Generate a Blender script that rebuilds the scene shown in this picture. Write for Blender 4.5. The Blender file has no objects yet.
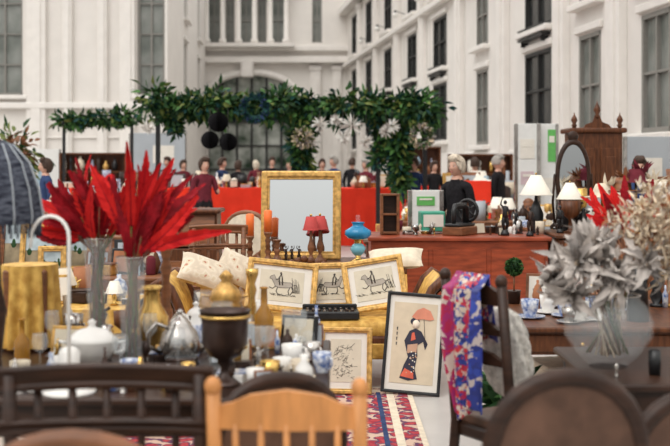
import bpy, bmesh, math, random
from mathutils import Vector, Matrix, Euler
R=random.Random(11)
F=1100.0; CH=1.6; HY=165
pi=math.pi
def wx(px,Y): return (px-335)/F*Y
def wz(py,Y): return CH-(py-HY)/F*Y
sc=bpy.context.scene
# ------------------------------------------------------------- materials
MATS={}
def mat(name,col,rough=.5,metal=0,var=0.12,scale=12,bump=0,trans=0,emit=0,ior=1.45,stretch=(1,1,1),col2=None,coat=0,sheen=0,alpha=1,spec=.5):
    if name in MATS: return MATS[name]
    m=bpy.data.materials.new(name); m.use_nodes=True
    nt=m.node_tree; b=nt.nodes['Principled BSDF']
    b.inputs['Roughness'].default_value=rough; b.inputs['Metallic'].default_value=metal
    b.inputs['Transmission Weight'].default_value=trans; b.inputs['IOR'].default_value=ior
    b.inputs['Coat Weight'].default_value=coat; b.inputs['Sheen Weight'].default_value=sheen
    b.inputs['Alpha'].default_value=alpha; b.inputs['Specular IOR Level'].default_value=spec
    tc=nt.nodes.new('ShaderNodeTexCoord'); mp=nt.nodes.new('ShaderNodeMapping'); mp.inputs['Scale'].default_value=stretch
    nt.links.new(tc.outputs['Object'],mp.inputs['Vector'])
    n=nt.nodes.new('ShaderNodeTexNoise'); n.inputs['Scale'].default_value=scale; n.inputs['Detail'].default_value=4
    nt.links.new(mp.outputs[0],n.inputs['Vector'])
    cr=nt.nodes.new('ShaderNodeValToRGB')
    c=Vector(col); c2=Vector(col2) if col2 else c*(1+var)
    lo=c if col2 else c*(1-var)
    cr.color_ramp.elements[0].position=.35; cr.color_ramp.elements[1].position=.65
    cr.color_ramp.elements[0].color=(*[max(0,v) for v in lo],1); cr.color_ramp.elements[1].color=(*[min(1,v) for v in c2],1)
    nt.links.new(n.outputs['Fac'],cr.inputs[0]); nt.links.new(cr.outputs[0],b.inputs['Base Color'])
    if bump:
        bp=nt.nodes.new('ShaderNodeBump'); bp.inputs['Strength'].default_value=bump; bp.inputs['Distance'].default_value=.01
        nt.links.new(n.outputs['Fac'],bp.inputs['Height']); nt.links.new(bp.outputs[0],b.inputs['Normal'])
    MATS[name]=m; return m
def pattern(name,cols,scale=20,rough=.6,kind='F1',warp=1.6):
    if name in MATS: return MATS[name]
    m=bpy.data.materials.new(name); m.use_nodes=True
    nt=m.node_tree; b=nt.nodes['Principled BSDF']; b.inputs['Roughness'].default_value=rough
    tc=nt.nodes.new('ShaderNodeTexCoord'); v=nt.nodes.new('ShaderNodeTexVoronoi'); v.inputs['Scale'].default_value=scale
    ns=nt.nodes.new('ShaderNodeTexNoise'); ns.inputs['Scale'].default_value=scale*.7
    vm=nt.nodes.new('ShaderNodeVectorMath'); vm.operation='MULTIPLY_ADD'; vm.inputs[1].default_value=(warp/scale,)*3
    nt.links.new(tc.outputs['Object'],ns.inputs['Vector']); nt.links.new(ns.outputs['Color'],vm.inputs[0]); nt.links.new(tc.outputs['Object'],vm.inputs[2])
    nt.links.new(vm.outputs[0],v.inputs['Vector'])
    cr=nt.nodes.new('ShaderNodeValToRGB'); cr.color_ramp.interpolation='CONSTANT'
    while len(cr.color_ramp.elements)<len(cols): cr.color_ramp.elements.new(.5)
    for i,c in enumerate(cols):
        cr.color_ramp.elements[i].position=i/len(cols); cr.color_ramp.elements[i].color=(*c,1)
    if kind=='cell':
        sp=nt.nodes.new('ShaderNodeSeparateColor'); nt.links.new(v.outputs['Color'],sp.inputs[0]); nt.links.new(sp.outputs[0],cr.inputs[0])
    else:
        mm=nt.nodes.new('ShaderNodeMath'); mm.operation='MULTIPLY'; mm.inputs[1].default_value=1.3
        nt.links.new(v.outputs['Distance'],mm.inputs[0]); nt.links.new(mm.outputs[0],cr.inputs[0])
    nt.links.new(cr.outputs[0],b.inputs['Base Color']); MATS[name]=m; return m
WALL=mat('wall_plaster',(.72,.685,.645),.85,var=.035,scale=1.2,bump=.05)
WALL2=mat('wall_trim_stone',(.75,.715,.675),.8,var=.03,scale=3)
FLOOR=mat('floor_stone',(.50,.475,.45),.35,var=.08,scale=2)
WINF=mat('window_frame_paint',(.22,.21,.19),.5,var=.05)
WINFD=mat('door_frame_paint',(.025,.025,.024),.5,var=.05)
WIND=mat('window_glass_dark',(.018,.02,.02),.15,var=.3,scale=1.2,col2=(.06,.062,.06))
WINL=mat('window_glass_pale',(.13,.145,.13),.12,scale=.8,col2=(.30,.31,.29))
OUTG=mat('door_glass_view',(.012,.035,.014),.35,scale=.9,col2=(.50,.52,.48),spec=.2)
DW=mat('dark_wood',(.032,.014,.008),.40,var=.35,scale=7,stretch=(1,1,6),spec=.35)
MW=mat('walnut_wood',(.105,.036,.014),.40,var=.35,scale=7,stretch=(6,1,1),spec=.35)
RW=mat('mahogany_red_wood',(.26,.048,.018),.4,var=.3,scale=5,stretch=(1,1,5),spec=.35)
BW=mat('brown_wood',(.20,.076,.030),.45,var=.3,scale=7,stretch=(1,1,5))
PINE=mat('honey_pine_wood',(.54,.23,.07),.45,var=.15,scale=6,stretch=(6,1,1))
GOLD=mat('gilt',(.56,.33,.10),.4,.5,var=.3,scale=30,bump=.3)
BRASS=mat('brass',(.66,.42,.13),.26,.9,var=.2)
SILV=mat('silver',(.48,.45,.42),.22,.95,var=.2)
PEW=mat('dark_pewter',(.05,.03,.024),.35,.4,var=.3)
BLK=mat('black_enamel',(.012,.012,.013),.35,var=.3)
BLKC=mat('black_cloth',(.014,.013,.015),.9,var=.3,scale=30,spec=.2)
WHT=mat('white_china',(.78,.76,.72),.25,var=.03)
CRM=mat('cream_linen',(.66,.57,.44),.85,var=.10,scale=20,bump=.3)
FLORAL=pattern('floral_cushion_fabric',[(.42,.18,.12),(.60,.50,.36),(.66,.58,.46),(.62,.52,.40),(.56,.47,.36)],14,.85)
CREAMSH=mat('cream_lampshade',(.84,.79,.69),.8,var=.03)
YEL=mat('gold_damask',(.42,.21,.03),.6,scale=16,bump=.2,col2=(.74,.46,.11))
YELG=mat('amber_glass',(.40,.18,.02),.15,var=.2,alpha=.8)
REDF=mat('red_feather',(.42,.006,.010),.7,scale=9,spec=.15,col2=(.66,.022,.018))
REDD=mat('dark_red_feather',(.22,.005,.010),.7,var=.35,scale=18,spec=.15)
REDC=mat('red_stall_cloth',(.80,.045,.02),.85,var=.08,scale=3,spec=.2)
ORG=mat('orange_wax',(.85,.17,.03),.45,var=.05)
REDSH=mat('red_lampshade',(.45,.05,.045),.7,var=.1)
BLUEG=mat('blue_opaline_glass',(.02,.22,.42),.15,var=.2,scale=9)
BLUES=mat('pale_blue_opaline',(.20,.50,.60),.15,var=.1,scale=9)
GLASS=mat('clear_glass',(.70,.76,.78),.03,var=.0,alpha=.10,spec=1.0)
MIRR=mat('mirror_silvering',(.70,.73,.74),.04,1,var=.0)
PAPER=mat('paper_mat',(.73,.69,.62),.8,var=.03)
PAPER2=mat('aged_paper',(.62,.56,.44),.8,var=.05)
INK=mat('ink',(.10,.09,.08),.8)
SKIN=mat('skin',(.58,.33,.24),.5,var=.05,scale=6)
LIP=mat('lips',(.42,.10,.09),.5)
G1=mat('leaf_green',(.05,.125,.03),.6,var=.5,scale=3,spec=.25)
G2=mat('leaf_dark',(.018,.055,.017),.6,var=.4,scale=3,spec=.25)
G3=mat('leaf_olive',(.13,.16,.04),.6,var=.4,scale=3,spec=.25)
TEAL=mat('leaf_teal',(.012,.055,.05),.6,var=.3,spec=.25)
SLEAF=mat('grey_dried_leaf',(.30,.27,.25),.75,0,var=.4,scale=14,spec=.3)
SLEAF2=mat('pale_grey_dried_leaf',(.52,.47,.43),.75,0,var=.3,scale=14,spec=.3)
CDRY=mat('cream_dried_flower',(.62,.50,.36),.8,var=.35,scale=25)
PGRN=mat('poster_green',(.12,.42,.10),.6,var=.1); PMAG=mat('poster_pink',(.55,.42,.45),.6,var=.1)
PBOARD=mat('white_board',(.72,.72,.70),.7,var=.03)
GBOARD=mat('grey_partition',(.38,.41,.44),.7,var=.05,scale=2)
BLUEC=mat('navy_cloth',(.03,.05,.12),.9,var=.2,spec=.2)
SLATE=mat('slate_knit_fabric',(.012,.014,.025),.85,scale=26,stretch=(1,1,4),col2=(.10,.11,.14),spec=.2)
SC1=pattern('silk_print_border',[(.42,.015,.07),(.32,.02,.13),(.60,.48,.42),(.50,.02,.06),(.36,.02,.14)],30,.45,'cell',3)
SC2=pattern('silk_print_center',[(.025,.04,.24),(.48,.015,.04),(.02,.03,.18),(.60,.50,.42),(.52,.03,.04),(.03,.07,.34),(.40,.015,.07),(.58,.48,.38)],52,.45,'cell',3)
SC3=pattern('silk_print_blue',[(.02,.035,.22),(.03,.06,.34),(.02,.03,.18),(.50,.42,.40),(.025,.04,.26)],36,.45,'cell',3)
RUG=pattern('persian_rug_pile',[(.36,.02,.03),(.42,.04,.05),(.30,.015,.03),(.10,.03,.08),(.55,.38,.29)],13,.95)
TAN=mat('tan_upholstery',(.25,.14,.06),.7,var=.15,scale=10)
LEATH=mat('brown_leather',(.105,.055,.036),.45,var=.3,scale=9,spec=.3)
FUR=mat('white_fleece',(.60,.57,.52),.95,var=.2,scale=40,bump=1)
GRN=mat('green_paint',(.05,.3,.2),.5); BLUEP=mat('blue_china',(.06,.12,.32),.25,scale=40,col2=(.7,.72,.75))
SKYB=mat('light_blue',(.30,.42,.50),.5); TERR=mat('terracotta',(.36,.14,.06),.7); MAR=mat('maroon_cloth',(.13,.02,.03),.9,spec=.2)
HBL=mat('hair_ash_blond',(.56,.48,.38),.75,var=.3,scale=40); HBR=mat('hair_brown',(.05,.026,.016),.7,var=.3,scale=40); HGR=mat('hair_grey',(.33,.31,.28),.7)
# ------------------------------------------------------------- mesh builder
class M:
    def __init__(s): s.bm=bmesh.new(); s.mats=[]; s.T=Matrix.Identity(4); s.st=[]
    def push(s,loc=(0,0,0),rot=(0,0,0),sca=(1,1,1)):
        s.st.append(s.T.copy()); s.T=s.T@Matrix.Translation(loc)@Euler(rot).to_matrix().to_4x4()@Matrix.Diagonal((*sca,1)); return s
    def pop(s): s.T=s.st.pop(); return s
    def mi(s,m):
        if m not in s.mats: s.mats.append(m)
        return s.mats.index(m)
    def add(s,vs,fs,m,smooth=False):
        k=s.mi(m); V=[s.bm.verts.new(s.T@Vector(v)) for v in vs]
        for f in fs:
            try:
                q=s.bm.faces.new([V[i] for i in f]); q.material_index=k; q.smooth=smooth
            except Exception: pass
        return s
    def merge(s,tb,m,smooth=False):
        tb.verts.index_update()
        return s.add([v.co.copy() for v in tb.verts],[[v.index for v in f.verts] for f in tb.faces],m,smooth)
    def box(s,c,d,m,bev=0,rot=(0,0,0),seg=1,smooth=False):
        tb=bmesh.new(); bmesh.ops.create_cube(tb,size=1)
        for v in tb.verts: v.co=Vector((v.co.x*d[0],v.co.y*d[1],v.co.z*d[2]))
        if bev: bmesh.ops.bevel(tb,geom=tb.edges[:],offset=min(bev,min(d)*.45),segments=seg,affect='EDGES',profile=.5)
        s.push(c,rot); s.merge(tb,m,smooth); s.pop(); tb.free(); return s
    def lathe(s,prof,m,seg=20,c=(0,0,0),rot=(0,0,0),sc=(1,1,1),flute=0,nf=0,ang=2*pi):
        s.push(c,rot,sc); vs=[];rings=[];full=abs(ang-2*pi)<1e-6
        for r,z in prof:
            if r<1e-5: rings.append([len(vs)]); vs.append((0,0,z))
            else:
                n=seg if full else seg+1
                ring=[]
                for i in range(n):
                    a=ang*i/seg; rr=r*(1+flute*math.cos(nf*a)) if flute else r
                    ring.append(len(vs)); vs.append((rr*math.cos(a),rr*math.sin(a),z))
                rings.append(ring)
        fs=[]
        for a,b in zip(rings[:-1],rings[1:]):
            n=max(len(a),len(b)); rng=range(n if full else n-1)
            for i in rng:
                j=(i+1)%n
                if len(a)==1 and len(b)==1: continue
                if len(a)==1: fs.append((a[0],b[i],b[j]))
                elif len(b)==1: fs.append((a[i],a[j],b[0]))
                else: fs.append((a[i],a[j],b[j],b[i]))
        s.add(vs,fs,m,True); s.pop(); return s
    def cyl(s,c,r,h,m,seg=16,r2=None,rot=(0,0,0)):
        r2=r if r2 is None else r2
        return s.lathe([(0,0),(r,0),(r,.0001),(r2,h-.0001),(r2,h),(0,h)],m,seg,c,rot)
    def sph(s,c,r,m,seg=14,rot=(0,0,0)):
        if not hasattr(r,'__len__'): r=(r,r,r)
        n=max(6,seg//2+2)
        return s.lathe([(math.sin(pi*i/n) if 0<i<n else 0,-math.cos(pi*i/n)) for i in range(n+1)],m,seg,c,rot,r)
    def tube(s,pts,rad,m,seg=8,closed=False,flat=1):
        P=[Vector(p) for p in pts]; n=len(P)
        if not hasattr(rad,'__len__'): rad=[rad]*n
        vs=[];fs=[];u=None
        for i,p in enumerate(P):
            if closed: t=(P[(i+1)%n]-P[i-1])
            else: t=P[min(i+1,n-1)]-P[max(i-1,0)]
            t.normalize()
            if u is None:
                u=Vector((0,0,1)) if abs(t.z)<.9 else Vector((0,1,0))
            u=(u-t*u.dot(t)); u.normalize(); w=t.cross(u)
            for k in range(seg):
                a=2*pi*k/seg; vs.append(p+u*math.cos(a)*rad[i]+w*math.sin(a)*rad[i]*flat)
        for i in range(n if closed else n-1):
            j=(i+1)%n
            for k in range(seg):
                l=(k+1)%seg; fs.append((i*seg+k,i*seg+l,j*seg+l,j*seg+k))
        if not closed: fs.append(tuple(range(seg))); fs.append(tuple((n-1)*seg+k for k in range(seg)))
        return s.add(vs,fs,m,True)
    def slab(s,pts,y0,y1,m):
        n=len(pts); vs=[(x,y0,z) for x,z in pts]+[(x,y1,z) for x,z in pts]
        fs=[tuple(range(n)),tuple(range(2*n-1,n-1,-1))]+[(i,(i+1)%n,n+(i+1)%n,n+i) for i in range(n)]
        return s.add(vs,fs,m)
    def grid(s,fn,nu,nv,m,smooth=True):
        vs=[fn(i/nu,j/nv) for j in range(nv+1) for i in range(nu+1)]
        fs=[(j*(nu+1)+i,j*(nu+1)+i+1,(j+1)*(nu+1)+i+1,(j+1)*(nu+1)+i) for j in range(nv) for i in range(nu)]
        return s.add(vs,fs,m,smooth)
    def leaf(s,base,d,L,W,m,bend=.2,n=5,fold=.15,side=None,wig=0):
        b=Vector(base); d=Vector(d).normalized()
        sd=Vector(side) if side else d.cross(Vector((R.uniform(-1,1),R.uniform(-1,1),R.uniform(-.3,1))))
        if sd.length<.01: sd=Vector((1,0,0))
        sd.normalize(); up=sd.cross(d).normalized(); vs=[];fs=[]
        for i in range(n+1):
            t=i/n; w=W*.5*math.sin(pi*min(1,t**.8*.97+.03))**.8*(1-.25*t)+.0008
            w*=1+wig*R.uniform(-1,1)
            c=b+d*L*t+up*(-bend*L*t*t)
            vs+= [c-sd*w+up*fold*w,c,c+sd*w+up*fold*w]
        for i in range(n):
            a=i*3; fs+=[(a,a+1,a+4,a+3),(a+1,a+2,a+5,a+4)]
        return s.add(vs,fs,m,True)
    def feather(s,base,d,L,W,m,bend,side,shaft):
        b=Vector(base); d=Vector(d).normalized(); sd=Vector(side).normalized(); up=sd.cross(d).normalized()
        tw=R.uniform(-.9,.9)
        P=lambda t:b+d*L*t-up*(bend*L*t*t)+sd*(tw*.25*L*t*t)
        s.tube([tuple(P(i/8)) for i in range(9)],[.003*(1-i/9)+.0006 for i in range(9)],shaft,4)
        n=26; vs=[];fs=[]
        for sg in (-1,1):
            for i in range(n):
                t=.08+.90*i/n; w=W*.5*math.sin(pi*min(1,t**.8))**.8*(1-.35*t)*R.uniform(.8,1.1)+.002
                tn=(P(min(1,t+.05))-P(t)).normalized(); c=P(t); q=c+sd*sg*w+tn*w*1.3+up*w*R.uniform(.0,.45)
                k=len(vs); vs+=[c-tn*.004,c+tn*(L*.9/n*1.6),q+tn*.006,q-tn*(L*.9/n*.9)]
                fs.append((k,k+1,k+2,k+3))
        return s.add(vs,fs,m)
    def put(s,name,loc=(0,0,0),rz=0,rot=None,sca=1,recalc=True):
        if recalc: bmesh.ops.recalc_face_normals(s.bm,faces=s.bm.faces[:])
        me=bpy.data.meshes.new(name); s.bm.to_mesh(me); s.bm.free()
        for m in s.mats: me.materials.append(m)
        o=bpy.data.objects.new(name,me); sc.collection.objects.link(o)
        o.location=loc; o.rotation_euler=rot if rot else (0,0,rz)
        o.scale=(sca,)*3 if not hasattr(sca,'__len__') else sca
        return o
def dup(o,loc,rz=0,sca=None):
    q=o.copy(); q.name=o.name; sc.collection.objects.link(q); q.location=loc; q.rotation_euler=(0,0,rz)
    if sca: q.scale=(sca,)*3 if not hasattr(sca,'__len__') else sca
    return q
# ------------------------------------------------------------- shell
M().box((0,30,-.05),(60,76,.1),FLOOR).put('floor')
wn=[0]
def facade(name,L,H,bays,loc,rz,thick=.9,pil=(),corn=(),rec=.22,sur=True):
    m=M(); x=0
    for (xc,w,rows) in sorted(bays):
        if xc-w/2>x: m.box(((x+xc-w/2)/2,thick/2,H/2),(xc-w/2-x,thick,H),WALL)
        z=0
        for (z0,z1,k) in rows:
            if z0>z: m.box((xc,thick/2,(z+z0)/2),(w,thick,z0-z),WALL)
            if k=='arch':
                r=w/2; zs=z1-r*.55
                pts=[(xc-r,z1+.6),(xc-r,zs)]+[(xc-r*math.cos(pi*i/16),zs+r*.55*math.sin(pi*i/16)) for i in range(1,16)]+[(xc+r,zs),(xc+r,z1+.6)]
                m.slab(pts,0,thick,WALL)
                m.tube([(xc-r*1.04,-.05,0),(xc-r*1.04,-.05,zs)]+[(xc-r*1.04*math.cos(pi*i/16),-.05,zs+r*.60*math.sin(pi*i/16)) for i in range(1,16)]+[(xc+r*1.04,-.05,zs),(xc+r*1.04,-.05,0)],.22,WALL2,6)
                z=z1+.6
            else: z=z1
            q=M(); g={'d':WIND,'l':WINL,'arch':OUTG}[k]; hh=z1-z0; FM=WINFD if k in('arch','d') else WINF
            q.box((0,0,hh/2),(w-.02,.04,hh-.02),g)
            fw=.12 if k=='arch' else .09
            for sx in (-1,1): q.box((sx*(w/2-fw/2),-.06,hh/2),(fw,.1,hh),FM)
            q.box((0,-.06,fw/2),(w,.1,fw),FM)
            if k!='arch': q.box((0,-.06,hh-fw/2),(w,.1,fw),FM)
            nm=6 if k=='arch' else 2
            for i in range(1,nm): q.box((-w/2+w*i/nm,-.06,hh/2),(.12 if k=='arch' else .07,.08,hh),FM)
            nz=5 if k=='arch' else max(2,int(hh/1.0))
            for i in range(1,nz): q.box((0,-.06,hh*i/nz),(w,.07,.10 if k=='arch' else .05),FM)
            if k=='arch': q.box((0,-.1,hh*.62),(w,.12,.35),FM)
            wn[0]+=1
            o=q.put('%s_%d'%('door' if k=='arch' else 'window',wn[0]))
            o.matrix_world=Matrix.Translation(loc)@Matrix.Rotation(rz,4,'Z')@Matrix.Translation((xc,rec,z0))
            if k!='arch' and z0>.5 and sur:
                m.box((xc,-.10,z0-.09),(w+.4,.26,.14),WALL2,.02)
                m.box((xc,-.04,z1+.12),(w+.25,.10,.16),WALL2,.02)
        if z<H: m.box((xc,thick/2,(z+H)/2),(w,thick,H-z),WALL)
        x=xc+w/2
    if x<L: m.box(((x+L)/2,thick/2,H/2),(L-x,thick,H),WALL)
    for px,pw,pz in pil:
        m.box((px,-.09,pz/2),(pw,.20,pz),WALL2,.02); m.box((px,-.12,pz-.15),(pw+.12,.26,.3),WALL2,.04); m.box((px,-.13,.4),(pw+.1,.26,.8),WALL2,.03)
        m.box((px,-.21,pz/2),(pw*.5,.05,pz*.8),WALL2,.01)
    for cz,ch,cd in corn: m.box((L/2,-cd/2,cz),(L,cd,ch),WALL2,.03)
    return m.put(name,loc,rz)
ang=math.atan2(-1,.123); k=math.hypot(.123,1)
S=lambda Y:(62-Y)*k
bays=[]
rows=[(2.45,4.4,'d'),(4.95,6.7,'d'),(7.5,9.6,'d')]
for Y in (27,38,43,48.5,54,59): bays.append((S(Y),2.1 if Y<40 else 1.8,rows))
rl=[(2.2,4.4,'l'),(5.1,6.9,'l'),(7.6,9.6,'l')]
for Y in (20,15.5,32.3,23.4): bays.append((S(Y),1.3,rl))
pil=[(S(Y),.7,9.9) for Y in (17.7,21.7,25.0,29.8,34.8,40.5,45.7,51.2,56.5,12)]
facade('wall_right',56,13,bays,(8.3-.123*62,62,0),ang,pil=pil,corn=[(1.0,2.0,.06),(7.15,.22,.3),(10.2,.35,.5)],rec=.10)
for Y in (27,38,43,48.5):
    q=M(); q.box((0,-.12,0),(2.0,.22,.05),BLK)
    for i in range(15): q.box((-.98+i*.14,-.21,.13),(.018,.018,.22),BLK)
    q.box((0,-.21,.25),(2.0,.03,.03),BLK)
    for sx in (-1,1):
        q.box((sx*.98,-.12,.25),(.03,.2,.03),BLK); q.box((sx*.8,-.1,-.1),(.05,.18,.12),BLK)
    o=q.put('balcony_railing'); o.matrix_world=Matrix.Translation((8.3-.123*Y,Y,4.72))@Matrix.Rotation(ang,4,'Z')
facade('wall_far',13,8.0,[(4.6,5.0,[(0,6.7,'arch')])],(-9.3,62,0),0,pil=[(1.2,.7,7.2),(8.2,.6,7.2),(9.4,.5,7.2)],corn=[(7.5,.35,.5)])
ub=[(wx(x,62)+9.3,w,[(.5,4.2,'l')]) for x,w in ((214,.9),(230,.5),(246,.9),(262,.5),(278,.9),(317,.55))]
facade('wall_far_gallery',13,5,ub,(-9.3,62,8.0),0,corn=[(.15,.3,.35),(4.6,.3,.4)])
m=M()
for x in (206,222,238,254,270,286):
    X=wx(x,61.2); m.lathe([(.0,0),(.22,0),(.22,.2),(.14,.3),(.13,3.0),(.2,3.2),(.2,3.4),(0,3.4)],WALL2,14,(X,61.5,8.4))
m.box((wx(246,61.5),61.45,8.3),(5.4,.6,.2),WALL2); m.box((wx(246,61.5),61.45,11.9),(5.4,.6,.25),WALL2)
m.box((wx(247,61.6),61.7,7.0),(.7,.5,1.0),WALL2,.08); m.put('trim_1')
facade('wall_left_return',22.5,13,[(8,1.6,[(4,7,'l'),(8,11,'l')]),(16,1.6,[(4,7,'l'),(8,11,'l')])],(-6.15,40.4,0),math.atan2(22,-1.15),thick=.5)
def lxp(x): return wx(x,40)+26
lr=[(4.15,8.6,'l'),(9.2,12,'l')]
facade('wall_left',26-6.1,13,[(lxp(151),1.0,lr),(lxp(4),1.35,lr),(lxp(-60),1.35,lr),(lxp(-130),1.35,lr)],(-26,40,0),0,
   pil=[(lxp(37),.7,12.6),(lxp(128),.55,12.6),(lxp(-30),.7,12.6),(lxp(68),.35,12.6),(lxp(103),.35,12.6)],corn=[(3.75,.22,.25),(.9,1.8,.1),(2.6,.08,.08)])
for Y in (36,40,44.5,49,54):
    q=M(); q.cyl((0,-.4,0),.05,.14,BLK); q.tube([(0,0,0),(0,-.25,.08),(0,-.4,.14)],.015,BLK); q.sph((0,-.4,-.05),.12,WHT)
    o=q.put('wall_lantern'); o.matrix_world=Matrix.Translation((8.3-.123*(Y),Y,7.7))@Matrix.Rotation(ang,4,'Z')
# ------------------------------------------------------------- furniture builders
def table(name,x0,x1,y0,y1,h,wood,apron=.1,leg=.03,turned=True,drawers=0):
    m=M(); w=x1-x0; d=y1-y0
    m.box((0,0,h-.015),(w,d,.03),wood,.008)
    m.box((0,0,h-.03-apron/2),(w-.08,d-.08,apron),wood,.004)
    for sx in (-1,1):
        for sy in (-1,1):
            c=(sx*(w/2-.07),sy*(d/2-.07),0)
            if turned: m.lathe([(0,0),(leg*.8,0),(leg,.06),(leg*.6,.1),(leg*.9,.2),(leg*.7,h*.5),(leg*1.1,h*.7),(leg*.8,h*.72),(leg*1.2,h*.76),(leg*1.2,h-.03),(0,h-.03)],wood,12,c)
            else: m.box((c[0],c[1],h/2-.02),(leg*1.6,leg*1.6,h-.04),wood,.005)
    for i in range(drawers):
        X=-w/2+.06+(w-.12)*(i+.5)/drawers
        m.box((X,-d/2+.035,h-.03-apron/2),((w-.12)/drawers-.03,.012,apron*.75),wood,.004); m.sph((X,-d/2+.02,h-.03-apron/2),.012,BRASS,8)
    return m.put(name,((x0+x1)/2,(y0+y1)/2,0))
def chair(style,wood,fab,w=.46,d=.44,sh=.45,bh=.95):
    m=M(); hw=w/2-.02
    for sx in (-1,1):
        m.tube([(sx*hw*.95,d-.03,0),(sx*hw,d-.02,sh*.5),(sx*hw,d-.03,sh-.02)],[.015,.02,.025],wood,8)
        top=[(sx*hw,-.10,0),(sx*hw,-.02,sh*.55),(sx*hw,.0,sh)]
        if style in('slat','ladder','crest'): top+=[(sx*hw,-.02,sh+.2),(sx*hw,-.06,bh)]
        m.tube(top,[.018,.022,.024]+([.022,.022] if len(top)>3 else []),wood,8)
        if style in('ladder','crest'): m.sph((sx*hw,-.062,bh+.012),(.026,.026,.03),wood)
        m.tube([(sx*hw,-.03,sh*.4),(sx*hw,d-.03,sh*.4)],.01,wood,6)
    m.box((0,d/2,sh-.04),(w,d,.06),wood,.012); m.box((0,d/2,sh+.005),(w-.03,d-.03,.06),fab,.025,seg=3,smooth=True)
    m.tube([(-hw,d/2,sh*.4),(hw,d/2,sh*.4)],.01,wood,6)
    if style=='slat':
        def rail(z,h,arc):
            for o in (-.012,.014): m.grid(lambda u,v:((u-.5)*w*1.06,-.05+.035*(1-(2*u-1)**2)-.02*v+o, z+h*(v-.5)+arc*(1-(2*u-1)**2)),14,3,wood)
            for e in (-.5,.5): m.tube([((i/7-.5)*w*1.06,-.06+.035*(1-(2*i/7-1)**2),z+h*e+arc*(1-(2*i/7-1)**2)) for i in range(8)],.014,wood,8)
        rail(bh-.02,.05,.008); rail(bh-.16,.02,0); rail(sh+.12,.02,0)
        for i in range(5):
            X=(i-2)*w*.17; m.tube([(X,.0,sh+.1),(X,-.02,bh-.04)],.013,wood,6)
    if style in('ladder','crest'):
        for z,h in (((bh-.055,.07),(bh-.2,.04),(bh-.33,.04)) if style=='ladder' else ((bh-.07,.085),(bh-.34,.04))):
            m.push((0,-.05+(bh-z)*.06,0)); c2=.016 if style=='ladder' else .028
            P=[(-hw,z-h/2),(-hw*.5,z-h/2-.004),(0,z-h/2-.006),(hw*.5,z-h/2-.004),(hw,z-h/2),(hw,z+h/2-.02),(hw*.75,z+h/2-.01),(hw*.5,z+h/2+c2*.5),(0,z+h/2+c2),(-hw*.5,z+h/2+c2*.5),(-hw*.75,z+h/2-.01),(-hw,z+h/2-.02)]
            m.slab(P,-.012,.012,wood); m.pop()
        if style=='crest':
            for i in range(5): m.tube([((i-2)*w*.16,-.03,bh-.34),((i-2)*w*.16,-.05,bh-.10)],.011,wood,6)
    if style=='medallion':
        rx,rz=w*.5,.24; cz=bh-rz; N=28
        def P(a,s=1):
            x=rx*s*math.cos(a); z=rz*s*math.sin(a)
            if z>0: z*=1+.10*math.cos(a*1.0)**2
            return (x,-.02-.12*(cz+z-sh)*.6,cz+z)
        m.tube([P(2*pi*i/N) for i in range(N)],.027,wood,8,closed=True)
        m.tube([P(2*pi*i/N,.9) for i in range(N)],.006,BRASS,6,closed=True)
        for s2,yo in ((1,-.012),(1,.02)):
            vs=[(0,-.02-.12*(cz-sh)*.6+yo*2,cz)]+[tuple(Vector(P(2*pi*i/N,.95))+Vector((0,yo,0))) for i in range(N)]
            m.add(vs,[(0,i+1,(i+1)%N+1) for i in range(N)],fab,True)
        for sx in (-1,1): m.tube([(sx*hw,0,sh-.02),(sx*hw*.8,-.02,sh+.06),(sx*hw*.62,-.03,cz-rz*.72)],.022,wood,8)
        m.sph((0,-.02-.12*(bh-sh)*.6,bh+.0),(.06,.02,.018),wood)
    return m
def frame(w,h,fw,fm,content=None,liner=None,dep=.03,back=PAPER):
    m=M()
    m.box((0,.0,h/2),(w-.01,.012,h-.01),back)
    for sx in (-1,1):
        m.box((sx*(w/2-fw/2),-dep/2,h/2),(fw,dep,h),fm,fw*.25,seg=2); m.box((sx*(w/2-fw*1.1),-dep*.4,h/2),(fw*.3,dep*.6,h-fw*2),liner or fm,.002)
    for z in (fw/2,h-fw/2): m.box((0,-dep/2,z),(w-fw*.6,dep*.96,fw),fm,fw*.25,seg=2)
    for z in (fw*1.1,h-fw*1.1): m.box((0,-dep*.4,z),(w-fw*2,dep*.58,fw*.3),liner or fm,.002)
    if content: content(m,w,h)
    return m
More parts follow.
